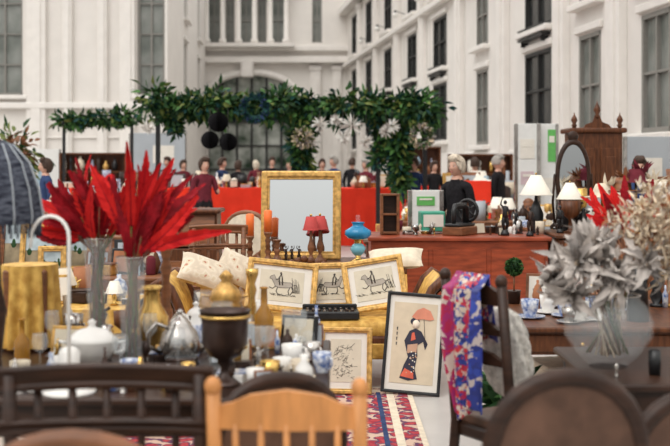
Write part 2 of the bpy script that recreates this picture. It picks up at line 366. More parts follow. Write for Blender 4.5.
def horse(m,w,h):
    s=min(w,h)*.80
    iw,ih=w*.62,h*.60
    m.box((0,-.008,h/2),(iw,.002,ih),PAPER2)
    sg=R.choice((-1,1))
    def L(pts,r=.0012): m.tube([(sg*x*s+R.uniform(-.002,.002),-.011,h/2+z*s+R.uniform(-.001,.001)) for x,z in pts],r,INK,4)
    G=mat('etching_wash',(.36,.32,.27),.8)
    m.slab([(sg*x*s,h/2+z*s) for x,z in ((-.28,.02),(-.22,.10),(-.08,.09),(.08,.10),(.14,.16),(.2,.26),(.28,.22),(.31,.16),(.24,.15),(.2,.06),(.16,-.02),(.05,-.05),(-.1,-.04),(-.2,-.03))],-.0105,-.0095,G)
    L([(-.28,.02),(-.22,.10),(-.08,.09),(.08,.10),(.14,.16),(.2,.26),(.28,.22),(.31,.16),(.24,.15),(.2,.06),(.16,-.02),(.05,-.05),(-.1,-.04),(-.2,-.03),(-.28,.02)],.0014)
    L([(-.24,0),(-.28,-.1),(-.22,-.2)],.003); L([(-.2,-.02),(-.17,-.12),(-.2,-.2)],.003)
    L([(.14,-.02),(.22,-.08),(.3,-.05)],.003); L([(.1,-.04),(.12,-.14),(.08,-.2)],.003)
    L([(-.28,.04),(-.36,.06),(-.38,-.04)],.003); L([(-.02,.02),(.0,.2),(.03,.28),(.08,.2),(.05,.02)],.005); L([(.03,.28),(.05,.33)],.007)
    L([(.06,.18),(.16,.14)],.003)
    for i in range(30):
        x=R.uniform(-.42,.4); L([(x,-.22+R.uniform(-.03,.02)),(x+R.uniform(.02,.10),-.21+R.uniform(-.03,.03))],.0012)
    for i in range(14): x=R.uniform(-.48,-.28); L([(x,-.15),(x+.05,R.uniform(-.05,.22))],.0012)
def geisha(m,w,h):
    iw,ih=w*.74,h*.80
    m.box((0,-.008,h/2),(iw,.002,ih),mat('print_ground',(.62,.52,.38),.8,var=.06))
    P=mat('print_kimono',(.03,.03,.05),.8); Rr=mat('print_red',(.62,.12,.07),.8); Fc=mat('print_face',(.8,.68,.55),.8); O=mat('print_obi',(.5,.3,.2),.8)
    def pl(pts,mt,y): m.slab([(x*w,h*z) for x,z in pts],y,y+.002,mt)
    pl([(-.20,.15),(-.05,.13),(.10,.15),(.05,.25),(.08,.38),(.06,.48),(.16,.52),(.2,.44),(.24,.5),(.12,.62),(.02,.65),(-.08,.62),(-.16,.52),(-.12,.44),(-.08,.36),(-.14,.28)],P,-.012)
    pl([(-.10,.40),(.06,.42),(.07,.50),(-.10,.48)],O,-.014); pl([(-.19,.17),(.04,.15),(.03,.21),(-.12,.25)],Rr,-.014); pl([(-.05,.52),(.03,.54),(.0,.61),(-.04,.60)],Rr,-.014)
    for i in range(20): x,z=R.uniform(-.1,.06),R.uniform(.2,.42); pl([(x,z),(x+.02,z),(x+.02,z+.012),(x,z+.012)],R.choice([PAPER,O]),-.0145)
    m.lathe([(0,0),(w*.062,0),(w*.062,.002),(0,.002)],Fc,14,(.02*w,-.012,h*.69),(pi/2,0,0),(1,1.2,1))
    m.lathe([(0,0),(w*.08,0),(w*.08,.002),(0,.002)],P,14,(.0*w,-.0105,h*.715),(pi/2,0,0),(1,.8,1))
    pl([(-.06,.76),(.02,.83),(.13,.86),(.25,.83),(.32,.75),(.25,.735),(.13,.745),(.03,.735)],mat('print_parasol',(.66,.25,.16),.8),-.015)
    m.tube([(.2*w,-.013,h*.48),(.13*w,-.013,h*.84)],.0018,INK,4)
    for i in range(4): pl([(-.3,.62-.05*i),(-.285,.62-.05*i),(-.28,.65-.05*i),(-.305,.65-.05*i)],INK,-.012)
def landscape(m,w,h):
    m.box((0,-.006,h*.5),(w*.84,.002,h*.84),mat('painting_ground',(.25,.2,.12),.6,var=.5,scale=6)); m.box((0,-.008,h*.68),(w*.82,.002,h*.4),mat('painting_sky',(.35,.42,.45),.6,var=.3,scale=8))
    for i in range(5): m.sph((R.uniform(-.3,.3)*w,-.006,h*R.uniform(.4,.55)),(w*.07,.004,h*.1),G2,8)
def etch(m,w,h):
    m.box((0,-.008,h/2),(w*.58,.002,h*.64),PAPER2)
    for i in range(90):
        z=h*R.uniform(.24,.72); x=R.uniform(-.24,.15)*w; m.tube([(x,-.011,z),(x+R.uniform(.01,.08)*w,-.011,z+R.uniform(-.03,.06)*h)],.001,INK,4)
def candlestick(h=.3,mt=BW,candle=None,ch=.2,r=.05):
    m=M(); m.lathe([(0,0),(r,0),(r,.015),(r*.55,.04),(r*.3,.07),(r*.5,.10),(r*.26,.13),(r*.4,h*.5),(r*.28,h*.62),(r*.45,h*.72),(r*.28,h*.8),(r*.6,h*.93),(r*.62,h),(0,h)],mt,18)
    if candle: m.lathe([(0,h),(.034,h),(.036,h+ch-.01),(.02,h+ch),(0,h+ch-.004)],candle,14); m.tube([(0,0,h+ch-.005),(.001,0,h+ch+.015)],.0015,BLK,4)
    return m
def tlamp(h,rb,rt,sh,shade,base=BRASS,style=0):
    m=M(); b=h-sh
    if style==0: m.lathe([(0,0),(.06,0),(.06,.015),(.03,.03),(.012,.07),(.03,b*.4),(.03,b*.5),(.014,b*.7),(.010,b),(.006,h),(0,h)],base,16)
    elif style==1: m.lathe([(0,0),(.06,0),(.05,.02),(.07,b*.3),(.075,b*.5),(.04,b*.75),(.02,b*.85),(.012,b),(.006,h),(0,h)],base,16)
    m.lathe([(rb,b),(rb*.995,b+.004),(rt,h),(rt-.004,h),(rb-.005,b)],shade,24,flute=.015,nf=12)
    m.lathe([(rb+.002,b),(rb+.004,b+.012),(rb-.002,b+.014)],shade,24); m.sph((0,0,h+.012),.012,BRASS,8)
    return m
def cup(m,c,r,h,mt,handle=True,saucer=False):
    x,y,z=c
    if saucer: m.lathe([(0,0),(r*.8,0),(r*1.7,.012),(r*1.7,.016),(r*.8,.006),(0,.005)],mt,18,c); z+=.006
    m.lathe([(0,0),(r*.6,0),(r*.6,.006),(r*.9,h*.5),(r,h),(r*.93,h),(r*.82,h*.5),(r*.5,.012),(0,.01)],mt,16,(x,y,z))
    if handle: m.tube([(x+r*.92,y,z+h*.8),(x+r*1.4,y,z+h*.8),(x+r*1.5,y,z+h*.5),(x+r*1.2,y,z+h*.25),(x+r*.8,y,z+h*.25)],r*.1,mt,6)
def teapot(mt,s=1):
    m=M(); m.lathe([(0,0),(.05,0),(.045,.01),(.075,.04),(.085,.08),(.07,.13),(.045,.16),(.045,.165),(.03,.185),(.012,.195),(.01,.205),(.016,.215),(0,.225)],mt,22)
    m.tube([(.07,0,.05),(.11,0,.07),(.125,0,.12),(.15,0,.16)],[.02,.016,.011,.009],mt,8)
    m.tube([(-.05,0,.15),(-.1,0,.17),(-.135,0,.13),(-.13,0,.08),(-.08,0,.05)],.008,mt,6)
    for i in range(3): m.sph((.04*math.cos(2.1*i),.04*math.sin(2.1*i),.0),.012,mt,8)
    return m
def statuette(h,mt):
    m=M(); m.lathe([(0,0),(.3,0),(.3,.08),(.22,.12),(.22,.16),(0,.16)],BLK,14,sc=(h*.4,h*.4,h*.9))
    V=[(0,0,.48),(0,0,.62),(.01,0,.74),(.01,0,.80),(.01,0,.9),(.07,0,.76),(.13,.02,.66),(.08,-.05,.58),(-.06,0,.76),(-.14,0,.84),(-.12,-.02,.97),(.05,0,.45),(.06,-.03,.3),(.05,.02,.15),(-.05,0,.45),(-.05,.02,.3),(-.04,.0,.15)]
    def T(ids,r): m.tube([tuple(Vector(V[i])*h) for i in ids],[x*h for x in r],mt,8)
    T([0,1,2,3],[.075,.06,.085,.03]); T([2,5,6,7],[.03,.03,.024,.015]); T([2,8,9,10],[.03,.03,.022,.014]); T([0,11,12,13],[.05,.06,.045,.025]); T([0,14,15,16],[.05,.06,.045,.025])
    m.sph((.01*h,0,.89*h),(.045*h,.05*h,.06*h),mt,10); return m
def picklathe():
    k=R.randrange(7)
    return [[(0,0),(.25,0),(.2,.05),(.45,.35),(.4,.6),(.15,.8),(.2,1),(.15,1),(0,.8)],
            [(0,0),(.4,0),(.45,.1),(.45,.85),(.3,.95),(.1,1),(0,1)],
            [(0,0),(.35,0),(.1,.08),(.08,.4),(.4,.6),(.42,1),(.38,1),(.3,.65),(0,.5)],
            [(0,0),(.3,0),(.5,.4),(.3,.75),(.12,.85),(.12,1),(0,1)],
            [(0,0),(.2,0),(.22,.6),(.08,.75),(.08,1),(0,1)],
            [(0,0),(.45,0),(.5,.5),(.48,1),(.42,1),(.4,.1),(0,.1)],
            [(0,0),(.3,0),(.12,.1),(.2,.3),(.1,.5),(.25,.75),(.1,.9),(0,1)]][k]
CM=[WHT,SILV,BRASS,BLK,BW,DW,BLUEP,CRM,TERR,PEW,SKYB,DW,GOLD,MW,CREAMSH,MAR,BLK,MW,CRM,GBOARD]
def clutter(name,x0,x1,y0,y1,z,n,h0,h1,mats=CM,lamps=True):
    m=M(); D=y1-y0
    for i in range(n):
        x=R.uniform(0,x1-x0); y=R.uniform(0,D); h=R.uniform(h0,h1)*(.65+.5*y/max(D,.01)); mt=R.choice(mats); t=R.random()
        if t<.62: w=h*R.uniform(.4,.8); m.lathe([(r*w,q*h) for r,q in picklathe()],mt,12,(x,y,0))
        elif t<.74:
            w=h*R.uniform(.7,1.3); m.push((x,y,0),(-.2,0,R.uniform(-.4,.4))); m.box((0,0,h/2),(w,.02,h),R.choice([GOLD,DW,BW,BLK]),.004); m.box((0,-.012,h/2),(w*.8,.004,h*.8),R.choice([PAPER,PAPER2,GBOARD,TERR])); m.pop()
        elif t<.84:
            w=h*R.uniform(.8,1.2); m.box((x,y,h*.2),(w,w*.7,h*.4),mt,.006,rot=(0,0,R.uniform(-.5,.5))); m.box((x,y,h*.43),(w*1.05,w*.75,h*.06),R.choice(mats),.004)
        elif t<.90 and lamps:
            m.lathe([(0,0),(.2*h,0),(.05*h,.1*h),(.12*h,.3*h),(.03*h,.55*h),(0,.56*h)],BRASS,10,(x,y,0)); m.lathe([(.38*h,.5*h),(.2*h,h),(.19*h,h),(.37*h,.5*h)],R.choice([CREAMSH,CRM,CRM]),14,(x,y,0))
        else:
            m.lathe([(0,0),(.2,0),(.2,.08),(.1,.1),(.2,.3),(.12,.5),(.2,.7),(.06,.8),(.1,.9),(0,1)],mt,10,(x,y,0),sc=(h,h,h)); m.tube([(x-.25*h,y,h*.5),(x,y,h*.7),(x+.25*h,y,h*.85)],.04*h,mt,6)
    return m.put(name,(x0,y0,z))
# ------------------------------------------------------------- person
def person(name,loc,rz,H=1.68,hair=HBL,top=BLKC,legs=BLKC,pose=0,hl=.5,scarf=None):
    root=bpy.data.objects.new(name,None); sc.collection.objects.link(root); root.location=loc; root.rotation_euler=(0,0,rz); root.scale=(H/1.68,)*3
    bm=bmesh.new(); sk=bm.verts.layers.skin.verify(); vd={}
    def v(n,co,r,root_=False):
        q=bm.verts.new(co); q[sk].radius=r if hasattr(r,'__len__') else (r,r); q[sk].use_root=root_; vd[n]=q; return q
    def e(a,b): bm.edges.new((vd[a],vd[b]))
    v('pel',(0,0,.93),(.155,.115),True); v('waist',(0,0,1.07),(.125,.095)); v('ch',(0,.0,1.24),(.15,.105)); v('up',(0,0,1.36),(.10,.08)); v('nk',(0,0,1.43),.055); v('nk2',(0,-.015,1.50),.05)
    e('pel','waist');e('waist','ch');e('ch','up');e('up','nk');e('nk','nk2')
    arms={0:[((.16,0,1.37),(.21,.02,1.12),(.22,-.13,.92)),((-.16,0,1.37),(-.21,.03,1.12),(-.17,-.18,1.02))],
          1:[((.16,0,1.37),(.22,.0,1.12),(.2,-.03,.86)),((-.16,0,1.37),(-.22,.0,1.12),(-.2,-.03,.86))],
          2:[((.16,0,1.37),(.22,-.04,1.12),(.14,-.26,1.15)),((-.16,0,1.37),(-.22,.0,1.12),(-.2,-.03,.86))]}[pose]
    wr=[]
    for i,(a,b,c) in enumerate(arms):
        s='LR'[i]
        v('s'+s,a,.058); v('e'+s,b,.043); v('w'+s,c,.028)
        d=(Vector(c)-Vector(b)).normalized(); p=Vector(c)+d*.05; v('h'+s,p,(.034,.02)); p2=Vector(c)+d*.095; v('h2'+s,p2,(.034,.016))
        e('up','s'+s);e('s'+s,'e'+s);e('e'+s,'w'+s);e('w'+s,'h'+s);e('h'+s,'h2'+s); wr.append(Vector(c))
        sd=d.cross(Vector((1,0,0)) if abs(d.x)<.8 else Vector((0,1,0))).normalized(); cu=d.cross(sd).normalized()
        for k,(o,L) in enumerate(((-.027,.06),(-.009,.075),(.009,.07),(.027,.055))):
            b0=p2+sd*o-d*.01; nm='f%s%d'%(s,k)
            v(nm+'a',b0,.0085,True);v(nm+'b',b0+d*L*.5,.008);v(nm+'c',b0+d*L*.85+cu*L*.3,.0065); e(nm+'a',nm+'b');e(nm+'b',nm+'c')
        b0=p-sd*.02; v('t%sa'%s,b0,.010,True); v('t%sb'%s,b0-sd*.025+d*.025,.009); v('t%sc'%s,b0-sd*.03+d*.055,.0075); e('t%sa'%s,'t%sb'%s);e('t%sb'%s,'t%sc'%s)
    for i,sg in enumerate((1,-1)):
        s='LR'[i]
        v('hp'+s,(sg*.085,0,.84),.092);v('kn'+s,(sg*.10,-.015,.48),.062);v('cf'+s,(sg*.10,.015,.33),.056);v('an'+s,(sg*.10,.01,.09),.04);v('to'+s,(sg*.115,-.14,.04),(.04,.03))
        e('pel','hp'+s);e('hp'+s,'kn'+s);e('kn'+s,'cf'+s);e('cf'+s,'an'+s);e('an'+s,'to'+s)
    me=bpy.data.meshes.new('t'); bm.to_mesh(me); bm.free(); o=bpy.data.objects.new('t',me); sc.collection.objects.link(o)
    o.modifiers.new('s','SKIN').use_smooth_shade=True; o.modifiers.new('d','SUBSURF').levels=2
    dg=bpy.context.evaluated_depsgraph_get(); dg.update(); nm=bpy.data.meshes.new_from_object(o.evaluated_get(dg)); bpy.data.objects.remove(o)
    nm.materials.clear()
    for q in (top,legs,SKIN,BLK): nm.materials.append(q)
    for p in nm.polygons:
        c=p.center; k=0; p.use_smooth=True
        if c.z<.98 and abs(c.x)<.175: k=1
        if c.z<.09: k=3
        for w,(a,b,cc) in zip(wr,arms):
            d=(Vector(cc)-Vector(b)).normalized()
            if (c-w).dot(d)>.0 and (c-w).length<.25: k=2
        if c.z>1.44 and abs(c.x)<.1: k=2
        p.material_index=k
    b=bpy.data.objects.new('body',nm); sc.collection.objects.link(b); b.parent=root
    m=M(); hz=1.575
    def hd(u,vv):
        a=u*2*pi; t=vv*pi; x=math.sin(t)*math.cos(a); y=math.sin(t)*math.sin(a); z=-math.cos(t)
        rx,ry=.074,.093
        if z<-.1: k2=1-(-z-.1)*.32; rx*=k2; ry*=1-(-z-.1)*.12
        X=x*rx; Yy=y*ry-.01; Z=z*.113
        if y<-.3:
            g=math.exp(-(X/.013)**2)
            Yy-=.022*g*math.exp(-((Z+.018)/.018)**2)+.010*g*math.exp(-((Z-.01)/.02)**2)
            for ex in (-.03,.03): Yy+=.010*math.exp(-((X-ex)/.013)**2-((Z-.012)/.010)**2)
            Yy-=.006*math.exp(-(X/.02)**2-((Z+.052)/.008)**2)+.006*math.exp(-(X/.02)**2-((Z+.085)/.015)**2)
        return (X,Yy,Z+hz)
    m.grid(hd,40,32,SKIN)
    for ex in (-.03,.03):
        m.sph((ex,-.083,hz+.012),(.011,.009,.007),WHT,10); m.sph((ex,-.091,hz+.012),(.005,.003,.005),BLK,8)
        m.tube([(ex-.015,-.093,hz+.03),(ex,-.098,hz+.034),(ex+.015,-.092,hz+.03)],.0025,hair,5)
        m.sph((ex/.03*.075,.0,hz-.005),(.009,.018,.03),SKIN,10)
    m.sph((0,-.098,hz-.052),(.021,.006,.006),LIP,10)
    o=m.put('head'); o.parent=root
    m=M()
    def hr(u,vv):
        a=u*2*pi; t=vv*pi; x=math.sin(t)*math.cos(a); y=math.sin(t)*math.sin(a); z=-math.cos(t)
        rr=1+.03*math.sin(a*17)+.02*math.sin(a*7+z*5)
        Z=z*.130; low=-.128*hl*1.4
        fz=.058-.10*min(1,(abs(x)/.8)**3)   # hairline: high in front, dropping at the temples
        if y<-.10 and Z<fz: y=-.10
        Z=max(Z,low)
        return (x*.090*rr,(y*.108+.004)*rr,Z+hz+.010)
    m.grid(hr,56,30,hair)
    # fringe swept across the forehead
    for i in range(9):
        f=(i-4)/4; m.tube([(f*.03,-.03,hz+.135),(f*.05,-.085,hz+.105),(f*.072,-.088+.05*f*f,hz+.06)],[.018,.017,.008],hair,6)
    o=m.put('hair',recalc=True); o.parent=root
    if scarf:
        m=M(); m.tube([(.07*math.cos(2*pi*i/16),.065*math.sin(2*pi*i/16)-.005,1.435+.012*math.sin(i)) for i in range(16)],.020,scarf,8,closed=True)
        m.tube([(.03,-.09,1.42),(.04,-.125,1.33),(.03,-.13,1.2)],[.025,.03,.02],scarf,8,flat=.5); o=m.put('scarf'); o.parent=root
    return root
person('woman_stallholder',(wx(457,12.3),12.3,0),math.radians(-45),1.68,HBL,BLKC,BLKC,0,.42,None)
person('woman_visitor',(wx(204,18.4),18.4,0),math.radians(30),1.70,HBR,MAR,BLKC,2,.6)
person('man_visitor',(wx(414,20.3),20.3,0),math.radians(-30),1.72,HBR,BLUEC,BLKC,1,.3)
person('woman_visitor',(wx(434,24),24,0),math.radians(20),1.66,HBR,BLKC,BLKC,1,.7)
person('woman_visitor',(wx(640,12.0),12.0,0),math.radians(-20),1.66,HBR,BLUEC,BLKC,1,.6)
person('man_visitor',(wx(498,18.6),18.6,0),math.radians(60),1.74,HGR,BLKC,BLKC,1,.2)
for x,Y,a,h,hc,tp,nmn in ((222,25,60,1.74,HBR,BLUEC,'man_visitor'),(238,27,160,1.68,HBR,BLKC,'woman_visitor'),(256,31,200,1.7,HBL,MAR,'woman_visitor'),(272,29,10,1.78,HBR,BLKC,'man_visitor'),(290,26,-30,1.70,HBR,GBOARD,'woman_visitor'),(322,27,10,1.72,HBR,BLKC,'woman_visitor'),(334,25.5,-50,1.78,HGR,BLUEC,'man_visitor'),(352,29,160,1.75,HBR,BLKC,'man_visitor'),(366,25.2,-40,1.7,HGR,MAR,'woman_visitor'),(475,21.5,190,1.72,HBR,BLKC,'man_visitor'),(46,17,-60,1.68,HBR,BLUEC,'woman_visitor'),(168,26,-20,1.76,HBR,BLKC,'man_visitor'),(183,28,30,1.7,HBR,MAR,'woman_visitor')):
    person(nmn,(wx(x,Y),Y,0),math.radians(a),h,hc,tp,BLKC,R.choice((1,2)),.3 if nmn[0]=='m' else .6)
# ------------------------------------------------------------- foreground left table
table('display_table',-2.3,-.02,4.0,5.35,.75,DW,.12,.035)
T=.75
def feather_vase(name,x,y,h,items,cols,W0=.05,W1=.075):
    m=M(); r=.062
    m.lathe([(0,0),(r*.9,0),(r*.8,.02),(r*.7,h*.4),(r*1.05,h),(r*1.0,h),(r*.62,h*.4),(r*.7,.04),(0,.03)],GLASS,24)
    m.lathe([(r*1.0,h-.002),(r*1.08,h),(r*1.0,h+.002)],SILV,24)
    for (a,t,L) in items:
        d=Vector((math.sin(t)*math.cos(a),math.sin(t)*math.sin(a)*.7,math.cos(t))).normalized(); hz=R.uniform(0,.16)
        b=Vector((d.x*.09,d.y*.09,h+.0+hz*max(0,math.cos(t))))
        m.tube([(R.uniform(-.03,.03),R.uniform(-.03,.03),.04),(R.uniform(-.03,.03),R.uniform(-.03,.03),h*.5),(d.x*.03,d.y*.03,h*.9),tuple(b)],.0028,R.choice([BW,G3,MW]),5)
        side=d.cross(Vector((R.uniform(-1.0,1.0),-1,R.uniform(-.4,.4))))
        m.feather(b-d*.03,d,L,R.uniform(W0,W1),R.choice(cols),R.uniform(.05,.5)*(1 if t>.5 else .5)*R.choice((-1,1) if t<.5 else (1,1)),tuple(side),REDD)
    return m.put(name,(x,y,T))
it=[(R.uniform(0,2*pi),R.uniform(.1,1.4),R.uniform(.20,.32)) for _ in range(24)]+[(pi+R.uniform(-.6,.6),R.uniform(.3,1.9),R.uniform(.20,.30)) for _ in range(18)]
feather_vase('red_feather_arrangement',wx(98,4.8),4.8,.53,it,[REDF,REDD,REDF,REDD])
it=[(R.uniform(0,2*pi),R.uniform(.02,.7),R.uniform(.22,.42)) for _ in range(15)]+[(R.uniform(-.5,.5),R.uniform(.2,1.15),R.uniform(.24,.38)) for _ in range(13)]
feather_vase('red_feather_arrangement',wx(131,4.55),4.55,.47,it,[REDF,REDF,REDD],.045,.07)
def tureen():
    m=M(); m.lathe([(0,0),(.06,0),(.055,.015),(.03,.03),(.07,.06),(.10,.10),(.105,.13),(.108,.135),(.09,.15),(.06,.175),(.02,.185),(.012,.195),(.018,.21),(0,.222)],WHT,24,flute=.03,nf=10)
    for sx in (-1,1): m.tube([(sx*.095,0,.12),(sx*.135,0,.13),(sx*.13,0,.09),(sx*.09,0,.08)],.008,WHT,6)
    return m
tureen().put('lidded_porcelain_tureen',(wx(92,4.5),4.5,T))
teapot(SILV).put('silver_teapot',(wx(180,4.7),4.7,T),.4,sca=1.05); teapot(WHT).put('china_teapot',(wx(196,5.05),5.05,T),-.5,sca=1.0)
m=M(); m.lathe([(0,0),(.04,0),(.035,.02),(.07,.10),(.075,.16),(.04,.22),(.035,.28),(.05,.30),(.045,.30),(0,.2)],BRASS,20); m.tube([(.03,0,.29),(.10,0,.27),(.10,0,.18),(.07,0,.13)],.008,BRASS,6); m.put('brass_jug',(wx(152,5.0),5.0,T),2.4)
m=M(); m.lathe([(0,0),(.065,0),(.065,.01),(.05,.02),(.02,.04),(.016,.07),(.03,.085),(.03,.10),(.06,.115),(.088,.16),(.09,.24),(.098,.29),(.102,.29),(.096,.29),(.082,.24),(.08,.17),(.05,.13),(0,.125)],PEW,28)
m.lathe([(.096,.262),(.102,.268),(.096,.274)],BRASS,28); m.put('large_pewter_goblet',(wx(225,4.25),4.25,T))
m=M(); m.lathe([(0,0),(.05,0),(.04,.02),(.075,.07),(.085,.12),(.06,.17),(.065,.18),(.07,.185),(.055,.22),(.03,.245),(.018,.26),(.03,.275),(.015,.295),(0,.305)],GOLD,20,flute=.04,nf=8)
for sx in (-1,1): m.tube([(sx*.07,0,.14),(sx*.11,0,.16),(sx*.1,0,.2),(sx*.06,0,.19)],.007,GOLD,6)
m.put('gilt_lidded_jar',(wx(226,5.25),5.25,T),sca=1.15)
candlestick(.50,BW,r=.06).put('turned_wood_candlestick',(wx(166,5.2),5.2,T))
candlestick(.36,BRASS,r=.05).put('brass_candlestick',(wx(252,5.2),5.2,T))
m=M(); m.lathe([(0,0),(.035,0),(.04,.02),(.04,.14),(.015,.18),(.013,.25),(.02,.255),(.013,.26),(0,.26)],YELG,16); o=m.put('amber_glass_bottle',(wx(264,5.1),5.1,T),sca=1.1); dup(o,(wx(22,4.6),4.6,T),0,.8)
i=0
for x,Y,k,mt in ((292,4.6,.045,WHT),(312,4.75,.04,SILV),(282,4.4,.038,WHT),(300,4.35,.036,CRM),(322,4.5,.04,BLUEP),(270,4.3,.04,BRASS),(130,4.3,.04,BLUEP),(60,4.4,.04,WHT),(172,4.25,.035,SILV),(188,4.35,.03,BRASS),(255,4.2,.035,WHT),(20,4.3,.04,CRM),(112,4.25,.035,BRASS),(40,4.2,.035,SILV),(150,4.2,.04,WHT)):
    m=M(); cup(m,(0,0,0),k,k*2.1,mt,True,i%3==0); m.put('china_cup' if mt in (WHT,CRM,BLUEP) else 'metal_tankard',(wx(x,Y),Y,T),R.uniform(0,6)); i+=1
for x,Y,h in ((258,4.5,.19),(268,4.7,.16),(246,4.75,.2),(150,4.8,.2),(120,4.4,.17),(178,4.5,.18),(300,5.0,.19),(288,5.1,.18),(52,4.9,.2),(40,4.5,.16)):
    m=M(); m.lathe([(0,0),(.032,0),(.03,.004),(.004,.012),(.004,h*.5),(.03,h*.62),(.036,h*.8),(.03,h),(.027,h),(.032,h*.8),(.026,h*.64),(0,h*.56)],GLASS,18); m.lathe([(.028,h-.001),(.031,h),(.028,h+.001)],SILV,18); m.put('wine_glass',(wx(x,Y),Y,T))
AM=[SILV,BRASS,BRASS,PEW,WHT,GLASS,BLUEP,DW,BW,GLASS,CRM,GLASS,WHT]
clutter('antique_tableware',-1.35,-.45,4.95,5.3,T,34,.12,.27,AM,False)
clutter('antique_tableware',-.42,-.08,4.95,5.25,T,14,.09,.18,AM,False)
clutter('antique_glassware',-1.35,-.1,4.55,4.85,T,28,.08,.17,AM,False)
clutter('antique_glassware',-1.3,-.1,4.08,4.3,T,28,.06,.13,AM,False)
m=M(); m.lathe([(0,0),(.09,0),(.08,.02),(.03,.05),(.02,.12),(.04,.3),(.02,.4),(.015,.66),(.01,.9),(0,.9)],DW,16)
m.lathe([(.165,.63),(.17,.66),(.155,.76),(.12,.86),(.06,.93),(.02,.945),(0,.945),(.02,.93),(.11,.85),(.145,.75),(.16,.63)],SLATE,28,flute=.03,nf=14)
for i in range(14):
    a=2*pi*i/14; m.tube([(r*1.035*math.cos(a),r*1.035*math.sin(a),z) for r,z in ((.165,.63),(.17,.66),(.155,.76),(.12,.86),(.06,.93))],.003,GBOARD,4)
for i in range(40): a=2*pi*i/40; m.tube([(.163*math.cos(a),.163*math.sin(a),.63),(.163*math.cos(a),.163*math.sin(a),.58)],.004,SLATE,4)
m.put('knitted_shade_table_lamp',(wx(-4,4.15),4.15,T))
m=M(); m.lathe([(0,0),(.10,0),(.10,.012),(.02,.025),(0,.025)],WHT,20)
m.tube([(0,0,.02),(0,0,.58)]+[(-.07+.07*math.cos(pi*i/10),0,.58+.08*math.sin(pi*i/10)) for i in range(1,11)]+[(-.145,0,.54)],.007,WHT,8); m.put('white_hook_stand',(wx(69,4.1),4.1,T))
m=M(); m.box((0,0,.17),(.20,.2,.34),BW,.01)
m.grid(lambda u,v:((.125+.018*v+.014*math.cos(u*2*pi*13)*(.3+v))*math.cos(u*2*pi),(.125+.018*v+.014*math.cos(u*2*pi*13)*(.3+v))*math.sin(u*2*pi),.355-.34*v),130,8,YEL)
m.lathe([(0,.36),(.126,.355)],YEL,26); m.put('gold_silk_draped_pedestal',(wx(30,5.1),5.1,T),sca=(1,1,1.1))
# ------------------------------------------------------------- foreground chairs
chair('slat',DW,TAN,.60,.46,.46,.985).put('dining_chair',(wx(108,3.3),3.3,0),.03)
chair('crest',PINE,CRM,.47,.42,.45,.94).put('spindle_back_chair',(wx(287,3.2)+.0,3.27,0),-.05)
chair('medallion',DW,LEATH,.44,.46,.46,1.01).put('medallion_back_chair',(wx(566,3.05),3.12,0),.12)
chair('medallion',BW,TAN,.52,.46,.44,.945).put('medallion_back_chair',(wx(78,2.68),2.68,0),.0)
chair('medallion',DW,LEATH,.46,.46,.44,.86).put('medallion_back_chair',(wx(275,3.8),3.86,0),.35)
chair('medallion',DW,LEATH,.44,.46,.44,.90).put('medallion_back_chair',(wx(690,3.4),3.4,0),.2)
CX,CY=.645,4.78; crz=math.radians(-58)
chair('ladder',DW,LEATH,.42,.44,.46,1.10).put('side_chair',(CX,CY,0),crz)
def sc_fn(u,v):
    x=(u-.5)*(.22+.04*math.sin(v*4))*(1-.2*v)
    fold=.02*math.sin(u*15+v*3)+.012*math.sin(u*31)
    y0=-.11-fold*.9-.02*math.sin(v*3); z0=1.135-.60*v
    if v<.1: y0=-.06-.05*(v/.1)+fold*.3
    return (x+.0+.02*v,y0,z0-.03*math.sin(u*6)*v)
m=M()
for u0,u1,mt in ((0,.20,SC1),(.20,.82,SC2),(.82,1,SC3)):
    m.grid(lambda u,v:sc_fn(u0+(u1-u0)*u,v),14,40,mt)
    m.grid(lambda u,v:((u0+(u1-u0)*u-.5)*.22,-.06+.05*v,1.135-.30*v-.02*math.sin((u0+(u1-u0)*u)*6)*v),10,12,mt)
o=m.put('silk_scarf',(CX,CY,0),crz); sd=o.modifiers.new('s','SOLIDIFY'); sd.thickness=.003
m=M()
def fl(u,v):
    a=u*2*pi;t=v*pi; n=1+.10*math.sin(a*9+v*13)+.07*math.sin(a*17-v*21)
    return (.15*math.sin(t)**.6*math.cos(a)*n,.05*math.sin(t)**.6*math.sin(a)*n,-.2*math.cos(t))
m.grid(fl,60,36,FUR); m.put('fleece_cushion',(CX+.10,CY+.03,.78),rot=(math.radians(8),0,crz))
# ------------------------------------------------------------- settee
m=M(); W=1.9; Dp=.70; sh=.42
m.box((0,Dp/2,sh-.09),(W-.1,Dp,.10),MW,.02,seg=2)
m.box((0,Dp/2-.02,sh),(W-.16,Dp-.04,.13),YEL,.05,seg=3,smooth=True)
m.box((0,.01,sh-.15),(W-.16,.03,.12),YEL,.012)
for sx in (-1,1):
    for y in (.05,Dp-.05):
        m.tube([(sx*(W/2-.1),y,sh-.12),(sx*(W/2-.07),y-.02,.2),(sx*(W/2-.12),y,.06),(sx*(W/2-.09),y,.0)],[.04,.032,.018,.024],MW,8)
    prof=[(0,.36),(.03,.48),(.07,.60),(.13,.71),(.20,.77),(.25,.74),(.25,.68),(.21,.66)]
    P=[(sx*(W/2-.13+x*.9),z) for x,z in prof]
    m.grid(lambda u,v:(P[min(7,int(round(u*7)))][0],.02+v*(Dp-.04),P[min(7,int(round(u*7)))][1]+.02),7,3,YEL)
    m.grid(lambda u,v:(P[min(7,int(round(u*7)))][0]+sx*.04,.02+v*(Dp-.04),P[min(7,int(round(u*7)))][1]-.03),7,3,YEL)
    m.tube([(x,.0,z) for x,z in P],[.045,.04,.036,.036,.038,.038,.032,.02],MW,10); m.sph((P[6][0],-.01,P[6][1]),(.045,.03,.045),MW,12)
    m.tube([(x,Dp,z) for x,z in P],[.05,.045,.04,.04,.042,.042,.035,.02],MW,10)
